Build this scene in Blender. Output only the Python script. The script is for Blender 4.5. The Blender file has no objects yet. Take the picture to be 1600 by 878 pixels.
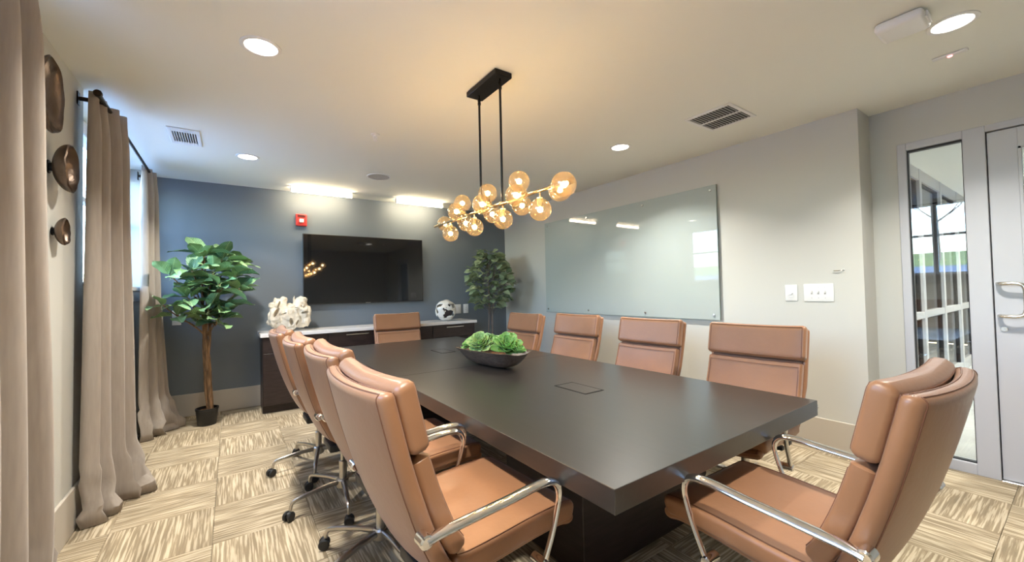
import bpy, bmesh, math, random
from mathutils import Vector, Matrix, noise
PI = math.pi
sc = bpy.context.scene
COL = sc.collection
# ---------------------------------------------------------------- camera
cd = bpy.data.cameras.new('camera'); cam = bpy.data.objects.new('camera', cd); COL.objects.link(cam)
cd.sensor_width = 36.0; cd.lens = 632.42 / 1600 * 36.0; cd.clip_start = 0.02; cd.clip_end = 200
YAW, PITCH, ROLL, CAMZ = 0.6076, 0.0234, -0.0215, 1.3698
fw = Vector((math.sin(YAW)*math.cos(PITCH), math.cos(YAW)*math.cos(PITCH), math.sin(PITCH)))
r0 = Vector((math.cos(YAW), -math.sin(YAW), 0)); u0 = r0.cross(fw)
rt = r0*math.cos(ROLL) + u0*math.sin(ROLL); up = -r0*math.sin(ROLL) + u0*math.cos(ROLL)
cam.matrix_world = Matrix(((rt.x, up.x, -fw.x, 0), (rt.y, up.y, -fw.y, 0), (rt.z, up.z, -fw.z, CAMZ), (0, 0, 0, 1)))
sc.camera = cam
# ---------------------------------------------------------------- world, light levels, exposure
sc.view_settings.view_transform = 'Standard'; sc.view_settings.look = 'None'
sc.view_settings.gamma = 1.0; sc.view_settings.use_curve_mapping = False
sc.view_settings.exposure = 0.78
world = bpy.data.worlds.new('world'); sc.world = world; world.use_nodes = True
wn = world.node_tree.nodes; wl = world.node_tree.links; wn.clear()
wo = wn.new('ShaderNodeOutputWorld'); wb = wn.new('ShaderNodeBackground'); ws = wn.new('ShaderNodeTexSky')
ws.sky_type = 'NISHITA'; ws.sun_disc = False; ws.sun_elevation = math.radians(38); ws.sun_rotation = math.radians(70)
ws.air_density = 1.0; ws.dust_density = 1.5
wl.new(ws.outputs[0], wb.inputs[0]); wl.new(wb.outputs[0], wo.inputs[0])
wb.inputs[1].default_value = 3.1
WARM = (1.0, 0.80, 0.56); NEUT = (1.0, 0.955, 0.86)
P_DOWN = 24.0
E_BULB = 165.0
E_TUBE = 38.0        # linear lamps by the blue wall
P_HALL = 45.0
# ---------------------------------------------------------------- materials
def mat(name, col, rough=.5, metal=0, spec=.5, bump=0, bscale=60, bdist=.002, coat=0, sheen=0, var=0, vscale=5, stretch=None, emis=None, estr=0, coords='Object', trans=0):
    m = bpy.data.materials.new(name); m.use_nodes = True; nt = m.node_tree; b = nt.nodes['Principled BSDF']
    b.inputs['Base Color'].default_value = (*col, 1); b.inputs['Roughness'].default_value = rough
    b.inputs['Metallic'].default_value = metal; b.inputs['Specular IOR Level'].default_value = spec
    b.inputs['Coat Weight'].default_value = coat; b.inputs['Coat Roughness'].default_value = max(.03, rough)
    if sheen: b.inputs['Sheen Weight'].default_value = sheen
    if trans: b.inputs['Subsurface Weight'].default_value = trans; b.inputs['Subsurface Radius'].default_value = (.01, .01, .01)
    tc = nt.nodes.new('ShaderNodeTexCoord'); src = tc.outputs[coords]
    if stretch:
        mp = nt.nodes.new('ShaderNodeMapping'); mp.inputs['Scale'].default_value = stretch
        nt.links.new(src, mp.inputs[0]); src = mp.outputs[0]
    if var:
        n = nt.nodes.new('ShaderNodeTexNoise'); n.inputs['Scale'].default_value = vscale; n.inputs['Detail'].default_value = 5
        nt.links.new(src, n.inputs[0])
        r = nt.nodes.new('ShaderNodeValToRGB'); r.color_ramp.elements[0].position = .3; r.color_ramp.elements[1].position = .7
        r.color_ramp.elements[0].color = (*[c*(1-var) for c in col], 1); r.color_ramp.elements[1].color = (*[min(1, c*(1+var)) for c in col], 1)
        nt.links.new(n.outputs[0], r.inputs[0]); nt.links.new(r.outputs[0], b.inputs['Base Color'])
    if bump:
        n = nt.nodes.new('ShaderNodeTexNoise'); n.inputs['Scale'].default_value = bscale; n.inputs['Detail'].default_value = 4
        nt.links.new(src, n.inputs[0])
        bp = nt.nodes.new('ShaderNodeBump'); bp.inputs['Strength'].default_value = bump; bp.inputs['Distance'].default_value = bdist
        nt.links.new(n.outputs[0], bp.inputs['Height']); nt.links.new(bp.outputs[0], b.inputs['Normal'])
    if emis:
        b.inputs['Emission Color'].default_value = (*emis, 1); b.inputs['Emission Strength'].default_value = estr
    return m

def glassy(name, tint, ior=1.45, diff=0.0, dcol=(1, 1, 1), rough=0.0):
    """thin clear pane: light passes straight through, Fresnel reflection on top, optional translucent share that adds a glow"""
    m = bpy.data.materials.new(name); m.use_nodes = True; nt = m.node_tree; nt.nodes.clear()
    o = nt.nodes.new('ShaderNodeOutputMaterial'); t = nt.nodes.new('ShaderNodeBsdfTransparent'); g = nt.nodes.new('ShaderNodeBsdfGlossy')
    t.inputs[0].default_value = (*tint, 1); g.inputs['Roughness'].default_value = rough
    f0 = ((ior-1)/(ior+1))**2; N = nt.nodes.new; L = nt.links.new       # Schlick reflectance, same from both sides of the pane
    ge = N('ShaderNodeNewGeometry'); dt = N('ShaderNodeVectorMath'); dt.operation = 'DOT_PRODUCT'; L(ge.outputs['Incoming'], dt.inputs[0]); L(ge.outputs['Normal'], dt.inputs[1])
    ab = N('ShaderNodeMath'); ab.operation = 'ABSOLUTE'; L(dt.outputs['Value'], ab.inputs[0])
    om = N('ShaderNodeMath'); om.operation = 'SUBTRACT'; om.inputs[0].default_value = 1.0; L(ab.outputs[0], om.inputs[1])
    pw = N('ShaderNodeMath'); pw.operation = 'POWER'; pw.inputs[1].default_value = 5.0; L(om.outputs[0], pw.inputs[0])
    ml = N('ShaderNodeMath'); ml.operation = 'MULTIPLY_ADD'; ml.inputs[1].default_value = 1-f0; ml.inputs[2].default_value = f0; L(pw.outputs[0], ml.inputs[0])
    mx = N('ShaderNodeMixShader'); L(ml.outputs[0], mx.inputs[0])
    base = t.outputs[0]
    if diff:
        d = nt.nodes.new('ShaderNodeBsdfTranslucent'); d.inputs[0].default_value = (*dcol, 1)
        m2 = nt.nodes.new('ShaderNodeMixShader'); m2.inputs[0].default_value = diff
        nt.links.new(t.outputs[0], m2.inputs[1]); nt.links.new(d.outputs[0], m2.inputs[2]); base = m2.outputs[0]
    nt.links.new(base, mx.inputs[1]); nt.links.new(g.outputs[0], mx.inputs[2]); nt.links.new(mx.outputs[0], o.inputs[0])
    return m

M = {}
M['ceil'] = mat('ceiling_paint', (.80, .805, .74), .9, spec=.2, bump=.05, bscale=300, bdist=.001)
M['wall'] = mat('wall_paint_offwhite', (.55, .55, .515), .7, spec=.3, bump=.05, bscale=250, bdist=.001)
M['blue'] = mat('wall_paint_blue', (.15, .178, .208), .55, spec=.4, bump=.05, bscale=250, bdist=.001)
M['trim'] = mat('trim_paint', (.50, .46, .40), .5)
M['sill'] = mat('sill_paint', (.42, .42, .42), .5)
M['white'] = mat('white_plastic', (.78, .78, .77), .4)
M['winframe'] = mat('window_frame_white', (.75, .77, .78), .4)
M['doorpaint'] = mat('door_frame_paint', (.50, .51, .55), .4)
M['black'] = mat('black_metal', (.012, .012, .013), .4, metal=.6)
M['gasket'] = mat('black_gasket', (.01, .01, .012), .5)
M['blackplastic'] = mat('black_plastic', (.015, .015, .016), .45)
M['bronze'] = mat('oil_rubbed_bronze', (.03, .022, .018), .35, metal=.8)
M['leather'] = mat('tan_leather', (.30, .138, .062), .40, spec=.5, bump=.18, bscale=45, bdist=.004, sheen=.12, coat=.22, var=.06, vscale=6)
M['seam'] = mat('leather_piping', (.17, .07, .036), .5)
M['chrome'] = mat('chrome', (.86, .86, .87), .07, metal=1)
M['steel'] = mat('satin_aluminium', (.55, .53, .50), .3, metal=1)
M['table'] = mat('espresso_wood_veneer', (.019, .0165, .0145), .33, spec=.65, coat=.45, var=.18, vscale=3, stretch=(18, 1.2, 18), bump=.05, bscale=30, bdist=.0006)
M['darkwood'] = mat('dark_cabinet_wood', (.028, .018, .017), .38, var=.3, vscale=4, stretch=(2, 2, 14))
M['bowlwood'] = mat('dough_bowl_wood', (.075, .055, .042), .5, var=.5, vscale=7, stretch=(3, 12, 12), bump=.4, bscale=14, bdist=.004)
M['nickel'] = mat('brushed_nickel', (.7, .68, .64), .25, metal=1)
M['tvscreen'] = mat('screen_black_glass', (.004, .004, .005), .04, spec=.6)
M['red'] = mat('alarm_red_plastic', (.55, .035, .03), .4)
M['strobe'] = mat('strobe_lens', (.75, .75, .75), .15)
M['board'] = mat('back_painted_glass', (.40, .45, .44), .02, spec=.62, coat=0)
M['boardedge'] = mat('glass_edge_green', (.16, .27, .25), .1)
M['soil'] = mat('coco_soil', (.20, .09, .04), .9, bump=.8, bscale=80, bdist=.01, var=.4, vscale=60)
M['bowlbronze'] = mat('hammered_bronze', (.15, .112, .088), .36, metal=1, bump=.5, bscale=26, bdist=.01, var=.3, vscale=8)
M['duct'] = mat('dark_duct', (.015, .014, .013), .7)
M['grille'] = mat('speaker_grille', (.42, .41, .40), .7, bump=.6, bscale=400, bdist=.002)
M['bark'] = mat('brown_bark', (.23, .135, .07), .8, var=.55, vscale=9, stretch=(5, 5, 1), bump=.8, bscale=30, bdist=.01)
M['greybark'] = mat('grey_bark', (.16, .13, .11), .9, var=.4, vscale=4, bump=.5, bscale=20, bdist=.02)
M['coral'] = mat('bleached_root_wood', (.58, .52, .42), .7, var=.35, vscale=9, bump=.6, bscale=18, bdist=.01)
M['white_ceramic'] = mat('white_ceramic', (.80, .77, .70), .25, coat=.4)
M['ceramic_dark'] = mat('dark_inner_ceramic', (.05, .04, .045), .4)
M['asphalt'] = mat('asphalt', (.16, .20, .28), .8, var=.15, vscale=.6)
M['grass'] = mat('dry_grass', (.20, .25, .07), .9, var=.5, vscale=2)
M['corrfloor'] = mat('polished_stone_tile', (.62, .62, .60), .12, var=.14, vscale=2.2, spec=.6)
M['corrwall'] = mat('corridor_wall_paint', (.40, .38, .35), .7)
M['storefront'] = mat('storefront_aluminium', (.50, .50, .50), .35)
M['gold'] = mat('antique_brass', (.55, .42, .26), .25, metal=1)
M['bulb'] = mat('glowing_bulb', (1, .8, .5), .5, emis=(1.0, .72, .40), estr=E_BULB)
M['tube'] = mat('glowing_tube', (1, 1, 1), .5, emis=(1.0, .80, .53), estr=E_TUBE)
M['lens'] = mat('glowing_lens', (1, 1, 1), .5, emis=(1.0, .93, .82), estr=7.0)
M['ledred'] = mat('glowing_red_led', (1, .3, .3), .5, emis=(1.0, .25, .25), estr=2.0)
M['pane'] = glassy('window_pane', (.90, .95, .97))
M['partglass'] = glassy('partition_glass', (.90, .93, .93), ior=1.8)
M['hallglass'] = glassy('hall_glass', (.55, .58, .60), ior=1.6)
M['globe'] = glassy('smoked_amber_glass', (.80, .70, .56), ior=1.85, diff=.03, dcol=(1.0, .76, .46))  # small translucent amber share added to make the globes glow
M['recess'] = mat('downlight_reflector', (.8, .8, .78), .3)

def curtain_material():
    m = mat('taupe_linen', (.40, .35, .305), .85, spec=.15, bump=.25, bscale=500, bdist=.001, sheen=.2, var=.07, vscale=9, stretch=(8, 8, .8))
    nt = m.node_tree; b = nt.nodes['Principled BSDF']; o = nt.nodes['Material Output']
    tr = nt.nodes.new('ShaderNodeBsdfTranslucent'); tr.inputs[0].default_value = (.45, .34, .27, 1)
    mx = nt.nodes.new('ShaderNodeMixShader'); mx.inputs[0].default_value = .12
    nt.links.new(b.outputs[0], mx.inputs[1]); nt.links.new(tr.outputs[0], mx.inputs[2]); nt.links.new(mx.outputs[0], o.inputs[0])
    return m
M['curtain'] = curtain_material()

def carpet_material():
    """short broken dashes running along the tile's own x axis, offset per tile"""
    m = bpy.data.materials.new('striated_carpet'); m.use_nodes = True; nt = m.node_tree; b = nt.nodes['Principled BSDF']
    N = nt.nodes.new; L = nt.links.new
    tc = N('ShaderNodeTexCoord'); oi = N('ShaderNodeObjectInfo')
    mul = N('ShaderNodeVectorMath'); mul.operation = 'SCALE'; mul.inputs[0].default_value = (37, 53, 0); L(oi.outputs['Random'], mul.inputs['Scale'])
    add = N('ShaderNodeVectorMath'); L(tc.outputs['Object'], add.inputs[0]); L(mul.outputs[0], add.inputs[1])
    def nz(sx, sy, scale, det):
        mp = N('ShaderNodeMapping'); mp.inputs['Scale'].default_value = (sx, sy, 1); L(add.outputs[0], mp.inputs[0])
        n = N('ShaderNodeTexNoise'); n.inputs['Scale'].default_value = scale; n.inputs['Detail'].default_value = det; L(mp.outputs[0], n.inputs[0]); return n
    a = nz(3.6, 84, 1, 3.0); c = nz(60, 60, 6, 3); e = nz(2, 9, 1, 2)
    r = N('ShaderNodeValToRGB'); el = r.color_ramp.elements
    el[0].position = .36; el[0].color = (.25, .20, .135, 1); el[1].position = .66; el[1].color = (.52, .445, .33, 1)
    x = el.new(.49); x.color = (.30, .24, .16, 1); x = el.new(.55); x.color = (.47, .39, .28, 1)
    L(a.outputs[0], r.inputs[0])
    mx = N('ShaderNodeMix'); mx.data_type = 'RGBA'; mx.blend_type = 'OVERLAY'; mx.inputs['Factor'].default_value = .3
    L(r.outputs[0], mx.inputs['A']); L(c.outputs[0], mx.inputs['B'])
    m2 = N('ShaderNodeMix'); m2.data_type = 'RGBA'; m2.blend_type = 'OVERLAY'; m2.inputs['Factor'].default_value = .5
    L(mx.outputs['Result'], m2.inputs['A']); L(e.outputs[0], m2.inputs['B'])
    L(m2.outputs['Result'], b.inputs['Base Color']); b.inputs['Roughness'].default_value = .95; b.inputs['Specular IOR Level'].default_value = .1
    bp = N('ShaderNodeBump'); bp.inputs['Strength'].default_value = .6; bp.inputs['Distance'].default_value = .004
    L(c.outputs[0], bp.inputs['Height']); L(bp.outputs[0], b.inputs['Normal'])
    return m
M['carpet'] = carpet_material()

def leaf_material(name, dark, light, vein, vs=55):
    """blade colour with pale midrib and side ribs in leaf coordinates (x across, y along)"""
    m = bpy.data.materials.new(name); m.use_nodes = True; nt = m.node_tree; b = nt.nodes['Principled BSDF']
    N = nt.nodes.new; L = nt.links.new
    tc = N('ShaderNodeTexCoord'); sp = N('ShaderNodeSeparateXYZ'); L(tc.outputs['Object'], sp.inputs[0])
    ab = N('ShaderNodeMath'); ab.operation = 'ABSOLUTE'; L(sp.outputs[0], ab.inputs[0])
    s1 = N('ShaderNodeMath'); s1.operation = 'SUBTRACT'; L(sp.outputs[1], s1.inputs[0]); L(ab.outputs[0], s1.inputs[1])
    m1 = N('ShaderNodeMath'); m1.operation = 'MULTIPLY'; m1.inputs[1].default_value = vs*6; L(s1.outputs[0], m1.inputs[0])
    sn = N('ShaderNodeMath'); sn.operation = 'SINE'; L(m1.outputs[0], sn.inputs[0])
    g1 = N('ShaderNodeMath'); g1.operation = 'GREATER_THAN'; g1.inputs[1].default_value = .9; L(sn.outputs[0], g1.inputs[0])
    lt = N('ShaderNodeMath'); lt.operation = 'LESS_THAN'; lt.inputs[1].default_value = .003; L(ab.outputs[0], lt.inputs[0])
    mxv = N('ShaderNodeMath'); mxv.operation = 'MAXIMUM'; L(g1.outputs[0], mxv.inputs[0]); L(lt.outputs[0], mxv.inputs[1])
    oi = N('ShaderNodeObjectInfo'); r = N('ShaderNodeMix'); r.data_type = 'RGBA'
    r.inputs['A'].default_value = (*dark, 1); r.inputs['B'].default_value = (*light, 1); L(oi.outputs['Random'], r.inputs['Factor'])
    f = N('ShaderNodeMath'); f.operation = 'MULTIPLY'; f.inputs[1].default_value = .55; L(mxv.outputs[0], f.inputs[0])
    q = N('ShaderNodeMix'); q.data_type = 'RGBA'; L(f.outputs[0], q.inputs['Factor']); L(r.outputs['Result'], q.inputs['A']); q.inputs['B'].default_value = (*vein, 1)
    L(q.outputs['Result'], b.inputs['Base Color']); b.inputs['Roughness'].default_value = .38
    bp = N('ShaderNodeBump'); bp.inputs['Strength'].default_value = .4; bp.inputs['Distance'].default_value = .003
    L(sn.outputs[0], bp.inputs['Height']); L(bp.outputs[0], b.inputs['Normal'])
    return m
M['figleaf'] = leaf_material('fig_leaf', (.045, .13, .065), (.19, .33, .13), (.42, .52, .28))
M['bushleaf'] = leaf_material('bush_leaf', (.07, .12, .055), (.34, .42, .25), (.35, .42, .24), 80)

def succ_material(name, c0, c1):
    m = bpy.data.materials.new(name); m.use_nodes = True; nt = m.node_tree; b = nt.nodes['Principled BSDF']
    N = nt.nodes.new; L = nt.links.new
    tc = N('ShaderNodeTexCoord'); sp = N('ShaderNodeSeparateXYZ'); L(tc.outputs['Object'], sp.inputs[0])
    mr = N('ShaderNodeMapRange'); mr.inputs['From Min'].default_value = .0; mr.inputs['From Max'].default_value = .95; L(sp.outputs[1], mr.inputs[0])
    r = N('ShaderNodeValToRGB'); r.color_ramp.elements[0].color = (*c0, 1); r.color_ramp.elements[1].color = (*c1, 1); L(mr.outputs[0], r.inputs[0])
    L(r.outputs[0], b.inputs['Base Color']); b.inputs['Roughness'].default_value = .4
    b.inputs['Subsurface Weight'].default_value = .15; b.inputs['Subsurface Radius'].default_value = (.01, .02, .005)
    return m
M['succ'] = succ_material('succulent_leaf', (.46, .62, .27), (.15, .36, .09))
M['succ_pale'] = succ_material('succulent_leaf_pale', (.56, .66, .36), (.26, .44, .16))
M['succ_dark'] = succ_material('succulent_leaf_dark', (.30, .50, .14), (.10, .20, .05))

# ---------------------------------------------------------------- mesh helpers
def newbm(): return bmesh.new()
def box(bm, c, s, bev=0.0, seg=2, rot=None):
    r = bmesh.ops.create_cube(bm, size=1.0); vs = r['verts']
    for v in vs: v.co = Vector((v.co.x*s[0], v.co.y*s[1], v.co.z*s[2]))
    if bev:
        es = list({e for v in vs for e in v.link_edges})
        r2 = bmesh.ops.bevel(bm, geom=es, offset=bev, segments=seg, affect='EDGES', profile=.5, clamp_overlap=True)
        vs = list({v for v in r2['verts']} | {v for v in vs if v.is_valid})
    mm = Matrix.Translation(Vector(c))
    if rot is not None: mm = mm @ rot
    for v in vs: v.co = mm @ v.co
    return bm
def span(bm, x0, x1, y0, y1, z0, z1, bev=0.0, seg=2):
    return box(bm, ((x0+x1)/2, (y0+y1)/2, (z0+z1)/2), (abs(x1-x0), abs(y1-y0), abs(z1-z0)), bev, seg)
def smooth_path(pts, n):
    P = [Vector(p) for p in pts]; out = []
    for i in range(len(P)-1):
        p0 = P[max(i-1, 0)]; p1 = P[i]; p2 = P[i+1]; p3 = P[min(i+2, len(P)-1)]
        for k in range(n):
            t = k/n
            out.append(.5*((2*p1) + (p2-p0)*t + (2*p0-5*p1+4*p2-p3)*t*t + (3*p1-p0-3*p2+p3)*t*t*t))
    out.append(P[-1]); return out
def tube(bm, pts, r, n=8, flat=None, caps=True, upv=None, closed=False):
    P = [Vector(p) for p in pts]; k = len(P); R = r if isinstance(r, (list, tuple)) else [r]*k
    rings = []; prev = None
    for i in range(k):
        if closed: t = P[(i+1) % k]-P[i-1]
        else: t = P[min(i+1, k-1)]-P[max(i-1, 0)]
        if t.length < 1e-9: t = Vector((0, 0, 1))
        t.normalize()
        if upv is not None: a = Vector(upv); a = a-t*a.dot(t)
        elif prev is None: a = t.orthogonal()
        else: a = prev-t*prev.dot(t)
        if a.length < 1e-6: a = t.orthogonal()
        a.normalize(); prev = a; b = t.cross(a)
        fa, fb = (1, 1) if flat is None else flat
        rings.append([bm.verts.new(P[i]+(a*math.cos(2*PI*j/n)*fa+b*math.sin(2*PI*j/n)*fb)*R[i]) for j in range(n)])
    m = k if closed else k-1
    for i in range(m):
        A, B = rings[i], rings[(i+1) % k]
        for j in range(n): bm.faces.new((A[j], A[(j+1) % n], B[(j+1) % n], B[j]))
    if caps and not closed:
        bm.faces.new(rings[0][::-1]); bm.faces.new(rings[-1])
    return bm
def lathe(bm, prof, n=24, mtx=None, cap0=False, cap1=False):
    rings = []
    for (r, z) in prof:
        rings.append([bm.verts.new((max(r, 1e-5)*math.cos(2*PI*j/n), max(r, 1e-5)*math.sin(2*PI*j/n), z)) for j in range(n)])
    for A, B in zip(rings, rings[1:]):
        for j in range(n): bm.faces.new((A[j], A[(j+1) % n], B[(j+1) % n], B[j]))
    if cap0: bm.faces.new(rings[0][::-1])
    if cap1: bm.faces.new(rings[-1])
    if mtx is not None:
        for R in rings:
            for v in R: v.co = mtx @ v.co
    return bm
def cyl(bm, c, r, h, n=20, axis='Z', bev=0):
    m = Matrix.Translation(Vector(c))
    if axis == 'X': m = m @ Matrix.Rotation(PI/2, 4, 'Y')
    if axis == 'Y': m = m @ Matrix.Rotation(-PI/2, 4, 'X')
    b = bev
    prof = [(r-b, -h/2), (r, -h/2+b), (r, h/2-b), (r-b, h/2)] if b else [(r, -h/2), (r, h/2)]
    return lathe(bm, prof, n, m, True, True)
def build(name, bm, m, parent=None, smooth=True, loc=None):
    bmesh.ops.recalc_face_normals(bm, faces=bm.faces)
    me = bpy.data.meshes.new(name); bm.to_mesh(me); bm.free()
    if smooth:
        for p in me.polygons: p.use_smooth = True
        try: me.set_sharp_from_angle(angle=math.radians(38))
        except Exception: pass
    me.materials.append(M[m] if isinstance(m, str) else m)
    o = bpy.data.objects.new(name, me); COL.objects.link(o)
    if parent: o.parent = parent
    if loc: o.location = loc
    return o
def link(name, me, parent=None, mtx=None):
    o = bpy.data.objects.new(name, me); COL.objects.link(o)
    if parent: o.parent = parent
    if mtx is not None: o.matrix_local = mtx
    return o
def tag(o, label=None, cat=None, group=None, kind=None):
    if label: o['label'] = label
    if cat: o['category'] = cat
    if group: o['group'] = group
    if kind: o['kind'] = kind
    return o
def thing(name, label, cat, loc=(0, 0, 0), rz=0, group=None):
    o = bpy.data.objects.new(name, None); COL.objects.link(o); o.location = loc; o.rotation_euler = (0, 0, rz)
    o.empty_display_size = .1
    return tag(o, label, cat, group)
def struct(name, bm, m, label=None, parent=None, smooth=False):
    o = build(name, bm, m, parent, smooth)
    if not parent: o['kind'] = 'structure'
    if label: o['label'] = label
    return o
KIDS = {}
def copy_tree(root, loc, rz, label, group=None):
    def rec(o, par):
        c = o.copy(); COL.objects.link(c)
        if par: c.parent = par
        for ch in list(o.children): rec(ch, c)
        return c
    c = rec(root, None); c.location = loc; c.rotation_euler = (0, 0, rz); c['label'] = label
    if group: c['group'] = group
    return c
# ================================================================ THE ROOM
H = 2.74; XL = -.783; XR = 4.041; YB = 6.014; YF = -1.75; XA = 4.323; YA = 1.02
TH = .26
W2 = (3.72, 5.78); W1 = (.46, 2.52); WZ = (1.47, H)
# floor slab and carpet tiles
floor = struct('floor', span(newbm(), XL-.3, XA+.3, YF-.3, YB+.3, -.12, -.012), 'blackplastic', 'concrete slab under patterned carpet tiles')
floor['label'] = 'beige striated carpet tile floor'
T = .5
def carpet_mesh():
    bm = newbm(); span(bm, -T/2+.0008, T/2-.0008, -T/2+.0008, T/2-.0008, -.010, 0, .0015, 1)
    me = bpy.data.meshes.new('carpet_tile'); bm.to_mesh(me); bm.free(); me.materials.append(M['carpet']); return me
cme = carpet_mesh()
ix0 = math.floor((XL+.09)/T); iy0 = math.floor((YF-3.83)/T)
i = ix0
while -.09+i*T < XA:
    j = iy0
    while 3.83+j*T < YB:
        cx, cy = -.09+(i+.5)*T, 3.83+(j+.5)*T
        link('carpet_tile', cme, floor, Matrix.Translation((cx, cy, 0)) @ Matrix.Rotation(PI/2 if (i+j) % 2 else 0, 4, 'Z'))
        j += 1
    i += 1
struct('ceiling', span(newbm(), XL-.3, XA+.1, YF-.3, YB+.3, H, H+.15), 'ceil', 'smooth off-white painted ceiling')
# walls
bm = newbm()
segs = [(YF-.2, W1[0]), (W1[1], W2[0]), (W2[1], YB)]
for a, b in segs: span(bm, XL-TH, XL, a, b, 0, H)
for a, b in (W1, W2):
    span(bm, XL-TH, XL, a, b, 0, WZ[0])
struct('wall_left', bm, 'wall', 'off-white window wall')
struct('wall_back', span(newbm(), XL-TH, XR+.02, YB, YB+TH, 0, H), 'blue', 'slate blue accent wall')
struct('wall_right', span(newbm(), XR, XR+.282, YA, YB+TH, 0, H), 'wall', 'off-white wall carrying the glass board')
struct('wall_front', span(newbm(), XL-TH, XA+TH, YF-TH, YF, 0, H), 'wall', 'off-white wall behind the viewer')
bm = newbm(); FY0, FY1, FZ = -.62, .857, 2.447
span(bm, XA, XA+.12, FY1, YA+.05, 0, H); span(bm, XA, XA+.12, YF, FY0, 0, H); span(bm, XA, XA+.12, FY0, FY1, FZ, H)
struct('wall_right_recess', bm, 'wall', 'off-white wall around the glazed door')
# baseboards
BB = .255
def bboard(name, x0, x1, y0, y1, lab):
    bm = newbm(); span(bm, x0, x1, y0, y1, 0, BB, .004, 1); return struct(name, bm, 'trim', lab)
bboard('baseboard_left', XL, XL+.016, YF, YB, 'tall beige baseboard under the windows')
bboard('baseboard_back', XL+.016, XR-.016, YB-.016, YB, 'tall beige baseboard on blue wall')
bboard('baseboard_right', XR-.016, XR, YA, YB-.016, 'tall beige baseboard under glass board')
bboard('baseboard_front', XL+.016, XA, YF, YF+.016, 'tall beige baseboard behind the viewer')
# windows
def window(n, y0, y1, lab):
    xw = XL-.16
    w = thing('window_%d' % n, lab, None, (xw, (y0+y1)/2, WZ[0])); del_cat(w); w['kind'] = 'structure'
    L = y1-y0; h = WZ[1]-WZ[0]
    bm = newbm()
    for a, b, c, d in ((-L/2, L/2, 0, .05), (-L/2, L/2, h-.11, h), (-L/2, -L/2+.05, .05, h-.11), (L/2-.05, L/2, .05, h-.11)):
        span(bm, -.03, .03, a, b, c, d, .004, 1)
    build('window_frame', bm, 'winframe', w, False)
    bm = newbm(); span(bm, -.026, .026, -.03, .03, .05, h-.11, .004, 1); build('mullion', bm, 'winframe', w, False)
    for s in (-1, 1):
        bm = newbm(); y_a, y_b = (-L/2+.05, -.03) if s < 0 else (.03, L/2-.05)
        span(bm, -.022, .022, y_a, y_b, .65, .69, .004, 1); build('transom', bm, 'winframe', w, False)
        for z0, z1 in ((.05, .65), (.69, h-.11)):
            build('pane', span(newbm(), -.003, .003, y_a, y_b, z0, z1), 'pane', w, False)
    bm = newbm(); span(bm, .03, .205, -L/2-.0, L/2+.0, -.03, .012, .005, 1)
    build('window_sill', bm, 'sill', w, False)
    bm = newbm(); span(bm, .161, .178, -L/2-.0, L/2+.0, -.13, -.03, .003, 1)
    build('apron', bm, 'sill', w, False)
    # painted reveal lining
    bm = newbm()
    span(bm, .03, .158, -L/2+.0005, -L/2+.008, .012, h-.001); span(bm, .03, .158, L/2-.008, L/2-.0005, .012, h-.001)
    build('reveal', bm, 'wall', w, False)
    return w
def del_cat(o):
    if 'category' in o: del o['category']
window(1, W1[0], W1[1], 'wide white framed window nearest the viewer, beside the large curtain')
window(2, W2[0], W2[1], 'wide white framed window between the two far curtains')
for (y0, y1) in (W1, W2):       # sky portals (guide the sky light through the openings, emit nothing)
    ld = bpy.data.lights.new('portal', 'AREA'); ld.shape = 'RECTANGLE'; ld.size = y1-y0; ld.size_y = WZ[1]-WZ[0]; ld.cycles.is_portal = True
    lo = bpy.data.objects.new('window_portal', ld); COL.objects.link(lo); lo.location = (XL-.20, (y0+y1)/2, sum(WZ)/2)
    lo.rotation_euler = (PI/2, 0, -PI/2)
# glazed partition and door
w = thing('window_3', 'full-height glass sidelight beside the door', None, (XA, 0, 0)); w['kind'] = 'structure'; del_cat(w)
PX0, PX1 = -.012, .10
bm = newbm()
span(bm, PX0, PX1, .804, FY1, 0, FZ, .003, 1); span(bm, PX0, PX1, .403, .511, 0, FZ, .003, 1)
span(bm, PX0, PX1, .511, .804, 2.39, FZ, .003, 1); span(bm, PX0, PX1, .511, .804, 0, .075, .003, 1)
build('window_frame', bm, 'doorpaint', w, False)
bm = newbm()
for a in ((.511, .517, .075, 2.39), (.798, .804, .075, 2.39), (.517, .798, .075, .083), (.517, .798, 2.375, 2.39)):
    span(bm, .010, .05, *a)
build('gasket', bm, 'gasket', w, False)
build('pane', span(newbm(), .022, .030, .514, .801, .08, 2.385), 'partglass', w, False)
d = thing('door_1', 'pale grey metal framed glass door with pull handle', None, (XA, 0, 0)); d['kind'] = 'structure'; del_cat(d)
bm = newbm()
span(bm, PX0, PX1, FY0, .403, 2.40, FZ, .003, 1); span(bm, PX0, PX1, FY0, FY0+.05, 0, 2.40, .003, 1)
build('door_frame', bm, 'doorpaint', d, False)
D0, D1 = FY0+.056, .397
bm = newbm()
span(bm, 0, .045, .265, D1, .012, 2.392, .002, 1); span(bm, 0, .045, D0, D0+.13, .012, 2.392, .002, 1)
span(bm, 0, .045, D0+.13, .265, 2.26, 2.392, .002, 1); span(bm, 0, .045, D0+.13, .265, .012, .27, .002, 1)
build('door_leaf', bm, 'doorpaint', d, False)
bm = newbm(); g0, g1 = D0+.13, .265
for a in ((g0, g0+.016, .27, 2.26), (g1-.016, g1, .27, 2.26), (g0, g1, .27, .286), (g0, g1, 2.244, 2.26)): span(bm, -.006, .051, *a, .002, 1)
build('glazing_bead', bm, 'doorpaint', d, False)
build('pane', span(newbm(), .018, .027, g0+.012, g1-.012, .28, 2.25), 'partglass', d, False)
bm = newbm(); pts = []
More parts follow.
